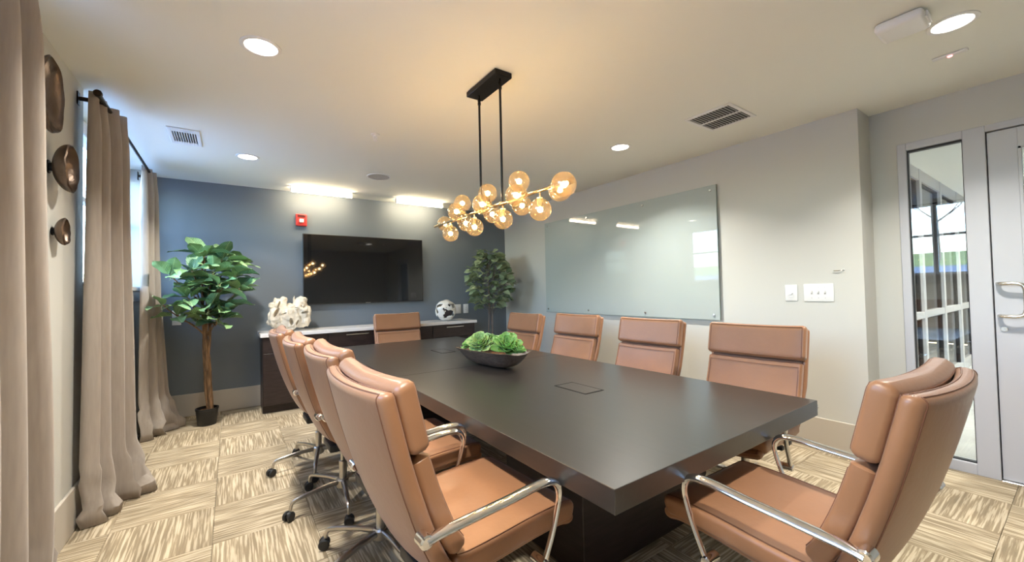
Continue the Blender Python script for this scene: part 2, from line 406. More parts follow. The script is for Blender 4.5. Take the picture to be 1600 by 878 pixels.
for (x, y, z) in ((0, .375, 1.345), (-.04, .372, 1.345), (-.062, .345, 1.345), (-.066, .29, 1.343), (-.066, .262, 1.318), (-.066, .258, 1.235), (-.066, .262, 1.152), (-.066, .29, 1.127), (-.062, .345, 1.125), (-.04, .372, 1.125), (0, .375, 1.125)): pts.append((x, y, z))
tube(bm, smooth_path(pts, 4), .0125, 12); build('door_handle', bm, 'nickel', d)
bm = newbm(); cyl(bm, (-.003, .36, 1.035), .017, .012, 20, 'X', .002); build('lock_cylinder', bm, 'nickel', d)
bm = newbm(); span(bm, -.03, .11, FY0+.05, .40, 0, .010, .003, 1); build('threshold', bm, 'nickel', d, False)
# dark gap lines round the leaf
bm = newbm(); span(bm, .03, .06, .397, .403, .012, 2.398); span(bm, .03, .06, D0-.006, .403, 2.392, 2.398); build('gasket', bm, 'gasket', d, False)

# ================================================================ THE HALL BEYOND THE GLASS
HX0, HX1 = XA+.12, 13.0
hf = struct('floor_hall', span(newbm(), HX0, HX1, -3.2, 4.2, -.12, -.02), 'gasket', 'pale polished stone floor of the hall')
bmt = newbm(); span(bmt, -.598, .598, -.298, .298, -.018, 0, .003, 1)
tme = bpy.data.meshes.new('stone_tile'); bmt.to_mesh(tme); bmt.free(); tme.materials.append(M['corrfloor'])
for a in range(8):
    for b in range(8):
        x = HX0+.6+a*1.2; y = -2.9+b*.6
        if x < HX1: link('stone_tile', tme, hf, Matrix.Translation((x, y, 0)))
struct('ceiling_hall', span(newbm(), HX0, HX1, -3.2, 4.2, H, H+.15), 'ceil', 'white hall ceiling')
bm = newbm(); span(bm, HX1, HX1+.1, -3.2, 4.2, 0, H); span(bm, HX0, HX1, -3.3, -3.2, 0, H); span(bm, HX0, HX1, 4.2, 4.3, 0, H)
struct('wall_hall', bm, 'corrwall', 'grey end and side walls of the hall')
s = thing('window_4', 'long storefront glass wall lining the hall', None, (0, 1.22, 0)); s['kind'] = 'structure'; del_cat(s)
mx = [4.55, 5.75, 6.90, 8.05, 9.20, 10.35, 11.5, 12.65]
for k, x in enumerate(mx):
    bm = newbm(); span(bm, x-.05, x+.05, -.05, .06, 0, H, .003, 1); build('mullion', bm, 'storefront', s, False)
for k in range(len(mx)-1):
    a, b = mx[k]+.05, mx[k+1]-.05
    bm = newbm(); span(bm, a, b, -.045, .055, 2.60, H, .003, 1); span(bm, a, b, -.045, .055, .93, 1.01, .003, 1); span(bm, a, b, -.045, .055, 0, .13, .003, 1)
    build('transom', bm, 'storefront', s, False)
    bm = newbm()
    for z0, z1 in ((.13, .93), (1.01, 2.60)):
        span(bm, a, a+.03, -.02, .03, z0, z1); span(bm, b-.05, b, -.02, .03, z0, z1); span(bm, a, b, -.02, .03, z1-.02, z1)
    build('gasket', bm, 'gasket', s, False)
    for z0, z1 in ((.13, .93), (1.01, 2.60)): build('pane', span(newbm(), a+.02, b-.02, .0, .008, z0, z1-.01), 'hallglass', s, False)
def area(name, loc, rot, sx, sy, power, col, shape='RECTANGLE', spread=PI):
    ld = bpy.data.lights.new(name, 'AREA'); ld.shape = shape; ld.size = sx; ld.size_y = sy; ld.energy = power; ld.color = col; ld.spread = spread
    o = bpy.data.objects.new(name, ld); COL.objects.link(o); o.location = loc; o.rotation_euler = rot; return o
def downlight(x, y, label, lens='lens', power=P_DOWN, group='round recessed ceiling lights', r=.078):
    t = thing('recessed_downlight', label, 'ceiling light', (x, y, H), 0, group)
    bm = newbm(); lathe(bm, [(r+.022, 0), (r+.022, -.004), (r+.016, -.007), (r+.002, -.006), (r, -.001)], 40); build('trim_ring', bm, 'white', t)
    bm = newbm(); lathe(bm, [(0, -.0012), (r*.6, -.0015), (r, -.0012)], 40); build('lens', bm, lens, t)
    area('downlight_lamp', (x, y, H-.012), (0, 0, 0), .14, .14, power, NEUT, 'DISK', 2.15)
    return t
for x, y, q in ((6.2, .2, 'nearest'), (8.6, .2, 'middle'), (11.0, .2, 'farthest')):
    downlight(x, y, q+' of three round lights in the hall ceiling beyond the glass', power=P_HALL, group='round lights in the hall ceiling')

# ================================================================ OUTSIDE THE WINDOWS
bm = newbm()
vs = [bm.verts.new(v) for v in ((-1.2, -30, -.3), (-1.2, 40, -.3), (-5, 40, .4), (-5, -30, .4), (-15, -30, 2.0), (-15, 40, 2.0))]
bm.faces.new((vs[0], vs[1], vs[2], vs[3])); bm.faces.new((vs[3], vs[2], vs[5], vs[4]))
struct('ground_pavement', bm, 'asphalt', 'blue-grey asphalt drive outside the windows')
bm = newbm()
vs = [bm.verts.new(v) for v in ((-15, -30, 2.0), (-15, 40, 2.0), (-22, 40, 2.9), (-22, -30, 2.9), (-60, -30, 3.0), (-60, 40, 3.0))]
bm.faces.new((vs[0], vs[1], vs[2], vs[3])); bm.faces.new((vs[3], vs[2], vs[5], vs[4]))
struct('ground_grass', bm, 'grass', 'grassy bank outside the windows')
rnd = random.Random(4)
def bare_tree(x, y, z, h, label):
    t = thing('bare_tree', label, 'tree', (x, y, z), 0, 'leafless trees on the bank outside the windows')
    tr = newbm(); br = newbm()
    tube(tr, [(0, 0, -.3), (.05, .05, h*.3), (0, .1, h*.6), (.1, 0, h)], [h*.022, h*.018, h*.012, h*.003], 6)
    def limb(p, d, L, r, dep):
        pts = [p]; q = p.copy()
        for k in range(3):
            d = (d+Vector((rnd.uniform(-.25, .25), rnd.uniform(-.25, .25), .12))).normalized(); q = q+d*L/3; pts.append(q.copy())
        tube(br, pts, [r, r*.8, r*.6, r*.35], 4, caps=False)
        if dep > 0:
            for k in range(4):
                pp = pts[rnd.choice((1, 2, 3))]; dd = (d+Vector((rnd.uniform(-.9, .9), rnd.uniform(-.9, .9), rnd.uniform(-.1, .6)))).normalized()
                limb(pp, dd, L*.6, r*.55, dep-1)
    for k in range(11):
        a = rnd.uniform(0, 2*PI); zz = h*rnd.uniform(.2, .85)
        limb(Vector((.05, .05, zz)), Vector((math.cos(a), math.sin(a), .7)).normalized(), h*.28*(1.1-zz/h), h*.008, 2)
    build('trunk', tr, 'greybark', t); build('branches', br, 'greybark', t)
k = 0
for x, y, h in ((-18, .6, 7), (-17.5, 4.0, 6.5), (-22.5, 2.4, 7.5), (-18.5, 8.5, 7), (-24, 7.0, 8), (-18, -4.5, 7)):
    bare_tree(x, y, 2.5, h, 'bare leafless tree on the grassy bank outside'); k += 1

# ================================================================ CEILING FITTINGS
downlight(.143, 2.575, 'largest lit recessed ceiling light, above left side in front of the curtains')
downlight(.143, 4.714, 'lit recessed ceiling light beside the square air vent near blue wall')
downlight(3.117, 2.59, 'small lit recessed ceiling light above the right chair row')
downlight(3.155, .388, 'lit recessed ceiling light next to the white ceiling box by the door')
downlight(.143, .43, 'recessed ceiling light above the viewer')
def vent(name, label, x0, x1, y0, y1, slats, mid):
    cx, cy = (x0+x1)/2, (y0+y1)/2; t = thing(name, label, 'vent', (cx, cy, H)); w, l = (x1-x0)/2, (y1-y0)/2
    bm = newbm(); f = .028
    for a in ((-w, w, -l, -l+f), (-w, w, l-f, l), (-w, -w+f, -l+f, l-f), (w-f, w, -l+f, l-f)): span(bm, *a, -.010, -.0005, .003, 1)
    build('vent_frame', bm, 'white', t, False)
    build('backing', span(newbm(), -w+f, w-f, -l+f, l-f, -.003, -.0008), 'duct', t, False)
    return t, w-f, l-f
t, w, l = vent('ceiling_vent', 'small square white ceiling register near the window wall', -.42, -.205, 4.17, 4.59, 0, 0)
for k in range(9):
    x = -w+.012+(2*w-.024)*k/8
    bm = newbm(); box(bm, (x, 0, -.007), (.0035, 2*l, .008), 0, 1, Matrix.Rotation(.5, 4, 'Y')); build('slat', bm, 'white', t, False)
for s_ in (-1, 1): build('end_bar', span(newbm(), -w, w, s_*l-(.05 if s_ > 0 else 0), s_*l+(.05 if s_ < 0 else 0), -.010, -.003), 'white', t, False)
t, w, l = vent('ceiling_vent', 'dark louvred return air grille above the right wall', 3.065, 3.485, 1.51, 1.885, 0, 0)
build('centre_bar', span(newbm(), -.009, .009, -l, l, -.010, -.003), 'white', t, False)
for k in range(13):
    y = -l+.014+(2*l-.028)*k/12
    bm = newbm(); box(bm, (0, y, -.0065), (2*w, .002, .007), 0, 1, Matrix.Rotation(.7, 4, 'X')); build('slat', bm, 'grille', t, False)
# sprinkler head
t = thing('sprinkler_head', 'small white fire sprinkler on the ceiling left of the chandelier', 'sprinkler', (1.03, 3.50, H))
bm = newbm(); lathe(bm, [(.038, 0), (.036, -.006), (.016, -.009), (.012, -.02)], 24, None, False, True); build('escutcheon', bm, 'white', t)
bm = newbm(); tube(bm, [(-.013, 0, -.018), (-.016, 0, -.035), (0, 0, -.05), (.016, 0, -.035), (.013, 0, -.018)], .003, 6); build('frame', bm, 'white', t)
bm = newbm(); cyl(bm, (0, 0, -.053), .017, .003, 16); build('deflector', bm, 'white', t)
# in-ceiling speaker
t = thing('ceiling_speaker', 'round flush ceiling speaker with grey grille near the lamp bars', 'speaker', (1.435, 4.757, H))
bm = newbm(); lathe(bm, [(.135, 0), (.134, -.006), (.125, -.008), (.118, -.006)], 40); build('speaker_ring', bm, 'white', t)
bm = newbm(); lathe(bm, [(0, -.007), (.08, -.0065), (.12, -.004)], 40); build('speaker_grille', bm, 'grille', t)
# ceiling box beside the near downlight
t = thing('ceiling_emergency_light', 'white rounded plastic box on ceiling touching the near right downlight', 'emergency light', (2.905, .535, H), 0)
bm = newbm(); box(bm, (0, 0, -.028), (.19, .19, .052), .022, 4); build('housing', bm, 'white', t)
bm = newbm(); box(bm, (.0, -.098, -.03), (.10, .012, .03), .004, 2); build('end_socket', bm, 'white', t, False)
t = thing('ceiling_smoke_sensor', 'thin white ceiling sensor strip with small red light by the door', 'sensor', (3.57, .455, H))
bm = newbm(); box(bm, (0, 0, -.006), (.035, .15, .011), .004, 2); build('housing', bm, 'white', t)
bm = newbm(); lathe(bm, [(.012, -.010), (.011, -.017), (.005, -.021)], 16, None, False, True); build('indicator_light', bm, 'ledred', t)
# linear lamps over the blue wall
def lamp_bar(x0, x1, label):
    t = thing('linear_wall_washer', label, 'lamp', ((x0+x1)/2, 5.70, H), 0, 'linear lamps above the television'); L = (x1-x0)/2
    bm = newbm(); span(bm, -L, L, -.012, .035, -.012, 0, .003, 1); build('mounting_rail', bm, 'white', t, False)
    bm = newbm(); cyl(bm, (0, .012, -.050), .021, 2*L-.01, 16, 'X', .004); build('light_tube', bm, 'tube', t)
    for s in (-1, 1):
        bm = newbm(); span(bm, s*L-.006, s*L+.006, -.014, .038, -.074, 0, .004, 1); build('end_cap', bm, 'white', t, False)
lamp_bar(.625, 1.355, 'glowing linear lamp on the ceiling above the television, left one')
lamp_bar(1.965, 2.69, 'glowing linear lamp on the ceiling nearest the right corner of the blue wall')

# ================================================================ CHANDELIER
AX = 1.40; AZ = 1.915
ch = thing('globe_chandelier', 'black and brass chandelier bar with sixteen smoked glass globes', 'chandelier', (AX, 2.24, H))
bm = newbm(); box(bm, (0, 0, -.018), (.125, .37, .034), .004, 2); build('canopy', bm, 'black', ch, False)
for y in (-.14, .12):
    bm = newbm(); tube(bm, [(0, y, -.095), (0, y, AZ-H)], .0075, 10); rod_ = build('rod', bm, 'black', ch)
    bm = newbm(); tube(bm, [(0, y, -.034), (0, y, -.05)], .006, 8); tube(bm, [(0, y, -.05), (0, y, -.062), (0, y, -.074), (0, y, -.085)], [.006, .011, .011, .006], 8); tube(bm, [(0, y, -.083), (0, y, -.1)], .011, 8); build('swivel', bm, 'black', rod_)
bm = newbm(); tube(bm, [(0, y, AZ-H) for y in (-.73, .88)], .0095, 12)
for y in (-.62, -.14, .12, .55): cyl(bm, (0, y, AZ-H), .014, .05, 12, 'Y', .003)
build('arm_bar', bm, 'gold', ch)
globes = [(1.50, 3.14, 1.950), (1.40, 2.833, 1.82), (1.30, 2.53, 1.93), (1.40, 2.63, 2.017), (1.40, 2.457, 1.817), (1.50, 2.77, 1.90),
          (1.30, 2.18, 1.915), (1.40, 2.273, 2.016), (1.50, 2.38, 1.905), (1.40, 2.097, 1.816), (1.30, 1.81, 1.895), (1.40, 1.918, 2.012),
          (1.50, 2.03, 1.90), (1.40, 1.727, 1.811), (1.33, 1.455, 1.878), (1.47, 1.64, 1.91)]
bmg = newbm(); bmesh.ops.create_uvsphere(bmg, u_segments=32, v_segments=20, radius=.0625)
for f_ in bmg.faces: f_.smooth = True
gme = bpy.data.meshes.new('globe'); bmg.to_mesh(gme); bmg.free(); gme.materials.append(M['globe'])
bmg = newbm(); bmesh.ops.create_icosphere(bmg, subdivisions=2, radius=.0155)
bme = bpy.data.meshes.new('bulb'); bmg.to_mesh(bme); bmg.free(); bme.materials.append(M['bulb'])
for gx, gy, gz in globes:
    c = Vector((gx-AX, gy-2.24, gz-H)); a = Vector((0, c.y, AZ-H)); dd = (c-a)
    n = dd.normalized(); g = link('globe', gme, ch, Matrix.Translation(c))
    b = link('bulb', bme, g, Matrix.Identity(4))
    bm = newbm(); tube(bm, [a-c, -n*.060], .005, 8); tube(bm, [-n*.066, -n*.050, -n*.022], [.017, .017, .012], 12)
    build('socket', bm, 'gold', g)
# ================================================================ WALL FITTINGS
# television
t = thing('television', 'large black wall-mounted television above the credenza', 'television', (1.615, YB, 1.71))
bm = newbm(); box(bm, (0, -.06, 0), (1.665, .034, .945), .006, 2); build('tv_casing', bm, 'blackplastic', t, False)
build('screen', span(newbm(), -.824, .824, -.0785, -.0765, -.462, .464), 'tvscreen', t, False)
bm = newbm(); span(bm, -.25, .25, -.045, 0, -.2, .2, .004, 1); build('wall_mount', bm, 'black', t, False)
bm = newbm(); span(bm, -.035, .035, -.080, -.077, -.4705, -.4645); build('maker_mark', bm, 'steel', t, False)
# fire alarm
t = thing('fire_alarm_strobe', 'red fire alarm strobe on the blue wall above the television corner', 'fire alarm', (.775, YB, 2.365))
bm = newbm(); box(bm, (0, -.022, 0), (.135, .042, .16), .012, 3); build('housing', bm, 'red', t)
bm = newbm(); box(bm, (0, -.050, -.012), (.055, .022, .05), .010, 3); build('strobe_lens', bm, 'strobe', t)
bm = newbm()
for k in range(5): span(bm, -.045, .045, -.046, -.042, .035+k*.007, .038+k*.007)
build('sounder_slots', bm, 'duct', t, False)
# glass board
t = thing('glass_whiteboard', 'large frosted pale green glass writing board on the right wall', 'whiteboard', (XR, 3.492, 1.71))
BH, BL = .682, 1.352
bm = newbm(); span(bm, -.034, -.028, -BL, BL, -BH, BH, .0015, 1); build('glass_panel', bm, 'board', t, False)
bm = newbm()
for a in ((-BL-.0005, -BL+.003, -BH, BH), (BL-.003, BL+.0005, -BH, BH), (-BL, BL, -BH-.0005, -BH+.003), (-BL, BL, BH-.003, BH+.0005)): span(bm, -.0335, -.0285, *a)
build('glass_edge', bm, 'boardedge', t, False)
for y in (-BL+.06, -.47, .45, BL-.06):
    for z in (-BH+.05, BH-.05):
        bm = newbm(); cyl(bm, (-.014, y, z), .007, .028, 12, 'X'); cyl(bm, (-.040, y, z), .013, .012, 20, 'X', .002); build('standoff', bm, 'nickel', t)
# switches
t = thing('wall_dimmer', 'narrow white wall dimmer plate, left of the triple switch plate', 'light switch', (XR, 1.52, 1.297))
bm = newbm(); span(bm, -.007, 0, -.047, .047, -.07, .07, .003, 2); build('cover_plate', bm, 'white', t)
bm = newbm(); span(bm, -.010, -.006, -.018, .018, -.04, .045, .001, 1); build('dimmer_face', bm, 'white', t, False)
bm = newbm(); cyl(bm, (-.015, 0, -.004), .013, .014, 20, 'X', .003); build('dimmer_knob', bm, 'white', t)
t = thing('triple_switch_plate', 'wide white wall plate with three toggle switches', 'light switch', (XR, 1.32, 1.297))
bm = newbm(); span(bm, -.007, 0, -.105, .105, -.074, .074, .003, 2); build('cover_plate', bm, 'white', t)
for y in (-.047, 0, .047):
    bm = newbm(); span(bm, -.0085, -.006, y-.006, y+.006, -.014, .014); f_ = build('switch_slot', bm, 'grille', t, False)
    bm = newbm(); box(bm, (-.013, y, .004), (.014, .008, .010), .002, 1, Matrix.Rotation(.5, 4, 'Y')); build('toggle', bm, 'white', t)
bm = newbm()
for y in (-.047, 0, .047): cyl(bm, (-.0072, y, .045), .003, .002, 8, 'X'); cyl(bm, (-.0072, y, -.045), .003, .002, 8, 'X')
build('screws', bm, 'grille', t)
t = thing('wall_hook', 'tiny grey hook high on the wall near the recess corner', 'hook', (XR, 1.155, 1.475))
bm = newbm(); tube(bm, [(0, -.01, 0), (-.012, 0, 0), (-.016, .02, -.002), (-.012, .05, -.001), (-.003, .055, 0)], .0035, 8); cyl(bm, (-.002, -.01, 0), .007, .004, 12, 'X'); build('hook', bm, 'nickel', t)
for x0, x1, lab, n in ((2.985, 3.135, 'white double power outlet plate above the credenza top', 2), (3.18, 3.275, 'white single outlet plate nearest the small tree', 1)):
    t = thing('wall_outlet', lab, 'outlet', ((x0+x1)/2, YB, 1.085)); w = (x1-x0)/2
    bm = newbm(); span(bm, -w, w, -.007, 0, -.075, .075, .003, 2); build('cover_plate', bm, 'white', t)
    for k in range(n):
        cx = 0 if n == 1 else (-w/2+.002, w/2-.002)[k]
        bm = newbm(); span(bm, cx-.017, cx+.017, -.009, -.006, -.034, .034, .002, 1); r_ = build('receptacle', bm, 'white', t)
        bm = newbm()
        for z in (-.017, .017):
            for dx in (-.006, .006): span(bm, cx+dx-.001, cx+dx+.001, -.0096, -.0088, z-.005, z+.005)
        build('slots', bm, 'duct', r_, False)
t = thing('wall_outlet', 'white outlet plate low on blue wall behind the large fig tree', 'outlet', (-.51, YB, 1.14))
bm = newbm(); span(bm, -.04, .04, -.007, 0, -.085, .085, .003, 2); build('cover_plate', bm, 'white', t)
bm = newbm(); span(bm, -.017, .017, -.009, -.006, -.034, .034, .002, 1); build('receptacle', bm, 'white', t)
# three hammered bowls
def wall_bowl(y, z, ry, rz, dep, stem, tilt, label, seed):
    t = thing('wall_bowl_sculpture', label, 'wall decoration', (XL, y, z), 0, None)
    bm = newbm(); nr, na = 12, 40; rings = []; rings2 = []
    for i in range(nr+1):
        f = i/nr; rr = math.sin(f*PI/2); hh = (1-math.cos(f*PI/2))
        A = []; B = []
        for j in range(na):
            a = 2*PI*j/na; wob = 1+.07*noise.noise(Vector((math.cos(a)*1.6, math.sin(a)*1.6, seed)))*f+.025*math.sin(7*a+seed)*f*f
            px = stem+dep*hh*(1+.10*noise.noise(Vector((math.cos(a)*2, math.sin(a)*2, seed+9)))*f)
            A.append(bm.verts.new((px, ry*rr*wob*math.cos(a), rz*rr*wob*math.sin(a))))
            B.append(bm.verts.new((px+.012*(1-f*.6), (ry-.006)*rr*wob*math.cos(a), (rz-.006)*rr*wob*math.sin(a))))
        rings.append(A); rings2.append(B)
    for i in range(nr):
        for j in range(na):
            k = (j+1) % na
            bm.faces.new((rings[i][j], rings[i][k], rings[i+1][k], rings[i+1][j])); bm.faces.new((rings2[i][j], rings2[i+1][j], rings2[i+1][k], rings2[i][k]))
    for j in range(na):
        k = (j+1) % na; bm.faces.new((rings[nr][j], rings[nr][k], rings2[nr][k], rings2[nr][j]))
    bmesh.ops.remove_doubles(bm, verts=bm.verts, dist=.0004)
    for v in bm.verts: v.co += v.normal*0
    o = build('bowl', bm, 'bowlbronze', t); o.rotation_euler = (0, 0, tilt)
    bm = newbm(); cyl(bm, (.004, 0, 0), min(.035, ry*.4), .008, 20, 'X', .002); tube(bm, [(.004, 0, 0), (stem+.012, 0, 0)], min(.022, ry*.25), 12); build('wall_mount', bm, 'black', t)
wall_bowl(2.87, 2.37, .13, .185, .055, .022, -.05, 'largest hammered bronze bowl on the wall, topmost of three', 1.3)
wall_bowl(3.10, 2.07, .095, .125, .070, .020, -.05, 'deep bronze bowl on short stem, middle of three on the wall', 5.1)
wall_bowl(3.16, 1.738, .055, .072, .042, .012, -.05, 'smallest bronze bowl, lowest of three on the wall', 8.2)

# ================================================================ CURTAINS
def curtain(y0, y1, x_a, x_b, folds, amp, seed, label, flare=(.0, .0), puddle=.06, ztop=2.662, spread=0.0, out=.0):
    """hangs from (x_a,y0) to (x_b,y1); folds run along it"""
    rr = random.Random(seed); nu = folds*16; nz = 44; ph = [rr.uniform(-.6, .6) for _ in range(folds+2)]; am = [rr.uniform(.65, 1.25) for _ in range(folds+2)]
    t = thing('linen_curtain', label, 'curtain', ((x_a+x_b)/2, (y0+y1)/2, 0)); ox, oy = (x_a+x_b)/2, (y0+y1)/2
    bm = newbm(); rows = []
    A = Vector((x_a, y0)); B = Vector((x_b, y1)); d = (B-A); L = d.length; d.normalize(); nrm = Vector((d.y, -d.x))
    for iz in range(nz+1):
        f = iz/nz; z = ztop*(1-f)+.004*f
        if f > .9: z = ztop*.1*(1-(f-.9)/.1)**1.15+.006
        row = []
        low = max(0, (f-.86)/.14); pin = math.exp(-((f*ztop)/.16)**2)
        for iu in range(nu+1):
            u = iu/nu; k = u*folds; ki = int(min(k, folds-1)); lam = k-ki
            a = (am[ki]*(1-lam)+am[ki+1]*lam); w = ph[ki]*(1-lam)+ph[ki+1]*lam
            s = math.sin(2*PI*k+w*f*1.4)
            s = math.copysign(abs(s)**.75, s)
            off = amp*a*s*(1-.45*pin)+amp*.25*math.sin(4*PI*k+w)*pin
            off += .012*noise.noise(Vector((u*6, f*2.5, seed)))
            e = L*(u+flare[0]*(1-u)*-(f**.8)+flare[1]*u*(f**.8))
            e += spread*L*(f-.35)*(u-.5)*(1 if f > .35 else .6)
            base = A+d*e
            puff = puddle*low*(.15+1.1*u)*(1+.8*noise.noise(Vector((u*5, seed, 3))))+out*f*f*u
            kink = .075*low*noise.noise(Vector((u*7, f*30, seed+4)))
            p = base+nrm*(off+puff+kink)+d*(.09*low*noise.noise(Vector((u*5+9, f*22, seed))))
            zz = z+(.085*low*(1-low)*4)*abs(noise.noise(Vector((u*6, f*26, seed+7))))
            px = max(p.x, XL+.022)
            row.append(bm.verts.new((px-ox, p.y-oy, max(zz, .005))))
        rows.append(row)
    for a_, b_ in zip(rows, rows[1:]):
        for j in range(nu): bm.faces.new((a_[j], a_[j+1], b_[j+1], b_[j]))
    o = build('curtain_panel', bm, 'curtain', t)
    sm = o.modifiers.new('thick', 'SOLIDIFY'); sm.thickness = .004; sm.offset = 0
    # pleat tape loops
    for k in range(0):
        q = A+d*(L*k/folds)
        bm = newbm(); ring = [(q.x-ox+.021*math.cos(i*2*PI/14)*abs(nrm.x)-0, q.y-oy, 2.628+.021*math.sin(i*2*PI/14)) for i in range(14)]
        tube(bm, ring, .0022, 6, closed=True); build('curtain_ring', bm, 'bronze', t)
    return t
def rod(y0, y1, label, br):
    t = thing('curtain_rod', label, 'curtain rod', (-.665, y0, 2.635)); L = y1-y0
    bm = newbm(); cyl(bm, (0, L/2, 0), .0125, L, 16, 'Y'); build('pole', bm, 'bronze', t)
    for y, s in ((0, -1), (L, 1)):
        bm = newbm(); cyl(bm, (0, y+s*.012, 0), .021, .03, 20, 'Y', .005); build('finial', bm, 'bronze', t)
    for y in br:
        bm = newbm(); tube(bm, [(0, y, -.002), (-.112, y, -.002)], .0135, 12); span(bm, -.118, -.111, y-.022, y+.022, -.045, .04, .003, 1); build('rod_bracket', bm, 'bronze', t)
    return t
rod(3.47, 5.72, 'dark bronze curtain rod carrying the two far curtains', (.13, 2.12))
rod(.25, 2.36, 'dark bronze curtain rod above the large near curtain', (.15, 2.2))
curtain(2.37, 1.75, -.650, -.655, 4, .055, 3, 'large taupe curtain filling left edge of the picture, nearest the viewer', puddle=.03, spread=.0, flare=(.42, 0), ztop=2.665)
curtain(3.50, 4.02, -.715, -.610, 4, .046, 8, 'taupe linen curtain pooled on carpet, between window wall bowls and window', puddle=.09, spread=.15, out=.05)
curtain(5.22, 5.62, -.700, -.640, 3, .044, 14, 'taupe linen curtain in far corner beside the fig tree', puddle=.09, spread=.15, out=.10)

# ================================================================ CREDENZA
for k in range(4):
    x0 = .30+.70*k
    lab = ['dark wood base cabinet at left end of the credenza row', 'dark wood base cabinet below the television, second from the left',
           'dark wood base cabinet behind the far end chair', 'dark wood base cabinet at right end of the row near the small tree'][k]
    t = thing('base_cabinet', lab, 'cabinet', (x0+.35, 5.76, 0), 0, 'dark base cabinets under the television')
    bm = newbm(); span(bm, -.35, .35, -.25, .236, .085, .885); span(bm, -.35, .35, -.20, .236, 0, .085); build('cabinet_body', bm, 'darkwood', t, False)
    bm = newbm(); span(bm, -.346, .346, -.268, -.2505, .70, .878, .002, 1); dr = build('drawer', bm, 'darkwood', t, False)
    bm = newbm(); span(bm, -.14, .14, -.302, -.294, .855, .867, .002, 1); [span(bm, s*.12-.005, s*.12+.005, -.296, -.268, .856, .866) for s in (-1, 1)]
    for v in bm.verts: v.co.z -= .012
    build('handle', bm, 'nickel', dr, False)
    for s in (-1, 1):
        bm = newbm(); xa, xb = (-.346, -.002) if s < 0 else (.002, .346)
        span(bm, xa, xb, -.268, -.2505, .095, .694, .002, 1); dd = build('door', bm, 'darkwood', t, False)
        hx = s*.04
        bm = newbm(); span(bm, hx-.005, hx+.005, -.302, -.294, .45, .65, .002, 1); [span(bm, hx-.004, hx+.004, -.296, -.268, z, z+.01) for z in (.47, .62)]
        build('handle', bm, 'nickel', dd, False)
M['stone'] = mat('white_quartz', (.74, .73, .71), .18, spec=.6, var=.06, vscale=6)
t = build('credenza_worktop', span(newbm(), .275, 3.125, 5.465, YB-.002, .887, .927, .003, 2), 'stone', None, False)
tag(t, 'white stone worktop running along the top of the dark cabinets', 'worktop')
# bleached root sculpture: lobes fused, then slits and hollows really cut into it
def blob(bm, c, s, seed, amp, sub=4):
    r = bmesh.ops.create_icosphere(bm, subdivisions=sub, radius=1.0)
    for v in r['verts']:
        n = v.co.normalized()
        d = 1+amp*noise.noise(n*1.7+Vector((seed, 0, 0)))+amp*.5*noise.noise(n*3.4+Vector((0, seed, 0)))
        v.co = Vector((n.x*s[0]*d+c[0], n.y*s[1]*d+c[1], n.z*s[2]*d+c[2]))
bm = newbm()
for c, s, sd in (((0, 0, .14), (.17, .10, .14), 1), ((-.10, 0, .24), (.085, .085, .125), 5), ((.11, 0, .24), (.085, .08, .12), 9), ((-.14, -.02, .15), (.08, .08, .12), 12),
                 ((.15, -.02, .15), (.075, .08, .12), 17), ((0, -.05, .14), (.10, .07, .12), 21), ((.13, .0, .33), (.05, .04, .05), 30), ((-.06, .0, .34), (.035, .04, .04), 24),
                 ((.05, .03, .33), (.013, .013, .055), 33), ((-.18, -.01, .28), (.03, .04, .04), 37), ((.20, 0, .20), (.03, .04, .07), 41)):
    blob(bm, c, s, sd, .30)
zmin = min(v.co.z for v in bm.verts)
for v in bm.verts: v.co.z = max(v.co.z-zmin-.012, 0)
tmp = build('tmp_root', bm, 'coral'); rm = tmp.modifiers.new('r', 'REMESH'); rm.mode = 'VOXEL'; rm.voxel_size = .007; rm.use_smooth_shade = True
dtx = bpy.data.textures.new('rough', 'CLOUDS'); dtx.noise_scale = .06
dm = tmp.modifiers.new('d', 'DISPLACE'); dm.texture = dtx; dm.strength = .022; dm.mid_level = .5
bm = newbm()
for c, s, a_ in (((-.105, -.095, .30), (.014, .07, .055), .35), ((-.135, -.09, .21), (.020, .06, .055), .5), ((.150, -.10, .195), (.045, .05, .014), -.15), ((.012, -.13, .095), (.022, .075, .050), -.25),
                 ((.070, -.12, .085), (.011, .06, .040), .45), ((-.065, -.12, .19), (.030, .05, .010), -.4), ((.04, -.10, .255), (.05, .04, .008), .1), ((-.01, -.13, .03), (.05, .06, .012), 0), ((.12, -.11, .26), (.012, .05, .03), -.5)):
    r = bmesh.ops.create_icosphere(bm, subdivisions=3, radius=1.0); R_ = Matrix.Rotation(a_, 4, 'Y')
    for v in r['verts']: v.co = Vector(c)+(R_ @ Vector((v.co.x*s[0], v.co.y*s[1], v.co.z*s[2])))
cut = build('tmp_cut', bm, 'coral')
bo = tmp.modifiers.new('b', 'BOOLEAN'); bo.object = cut; bo.operation = 'DIFFERENCE'; bo.solver = 'EXACT'; bo.use_self = True; bo.use_hole_tolerant = True
bpy.context.view_layer.update(); dg = bpy.context.evaluated_depsgraph_get(); me = bpy.data.meshes.new_from_object(tmp.evaluated_get(dg))
for p in me.polygons: p.use_smooth = True
bpy.data.objects.remove(tmp, do_unlink=True); bpy.data.objects.remove(cut, do_unlink=True)
o = link('root_sculpture', me); o.scale = (1.08, 1.0, 1.10); o.location = (.60, 5.74, .936)
tag(o, 'gnarled bleached root wood sculpture at the left end of the worktop', 'sculpture')
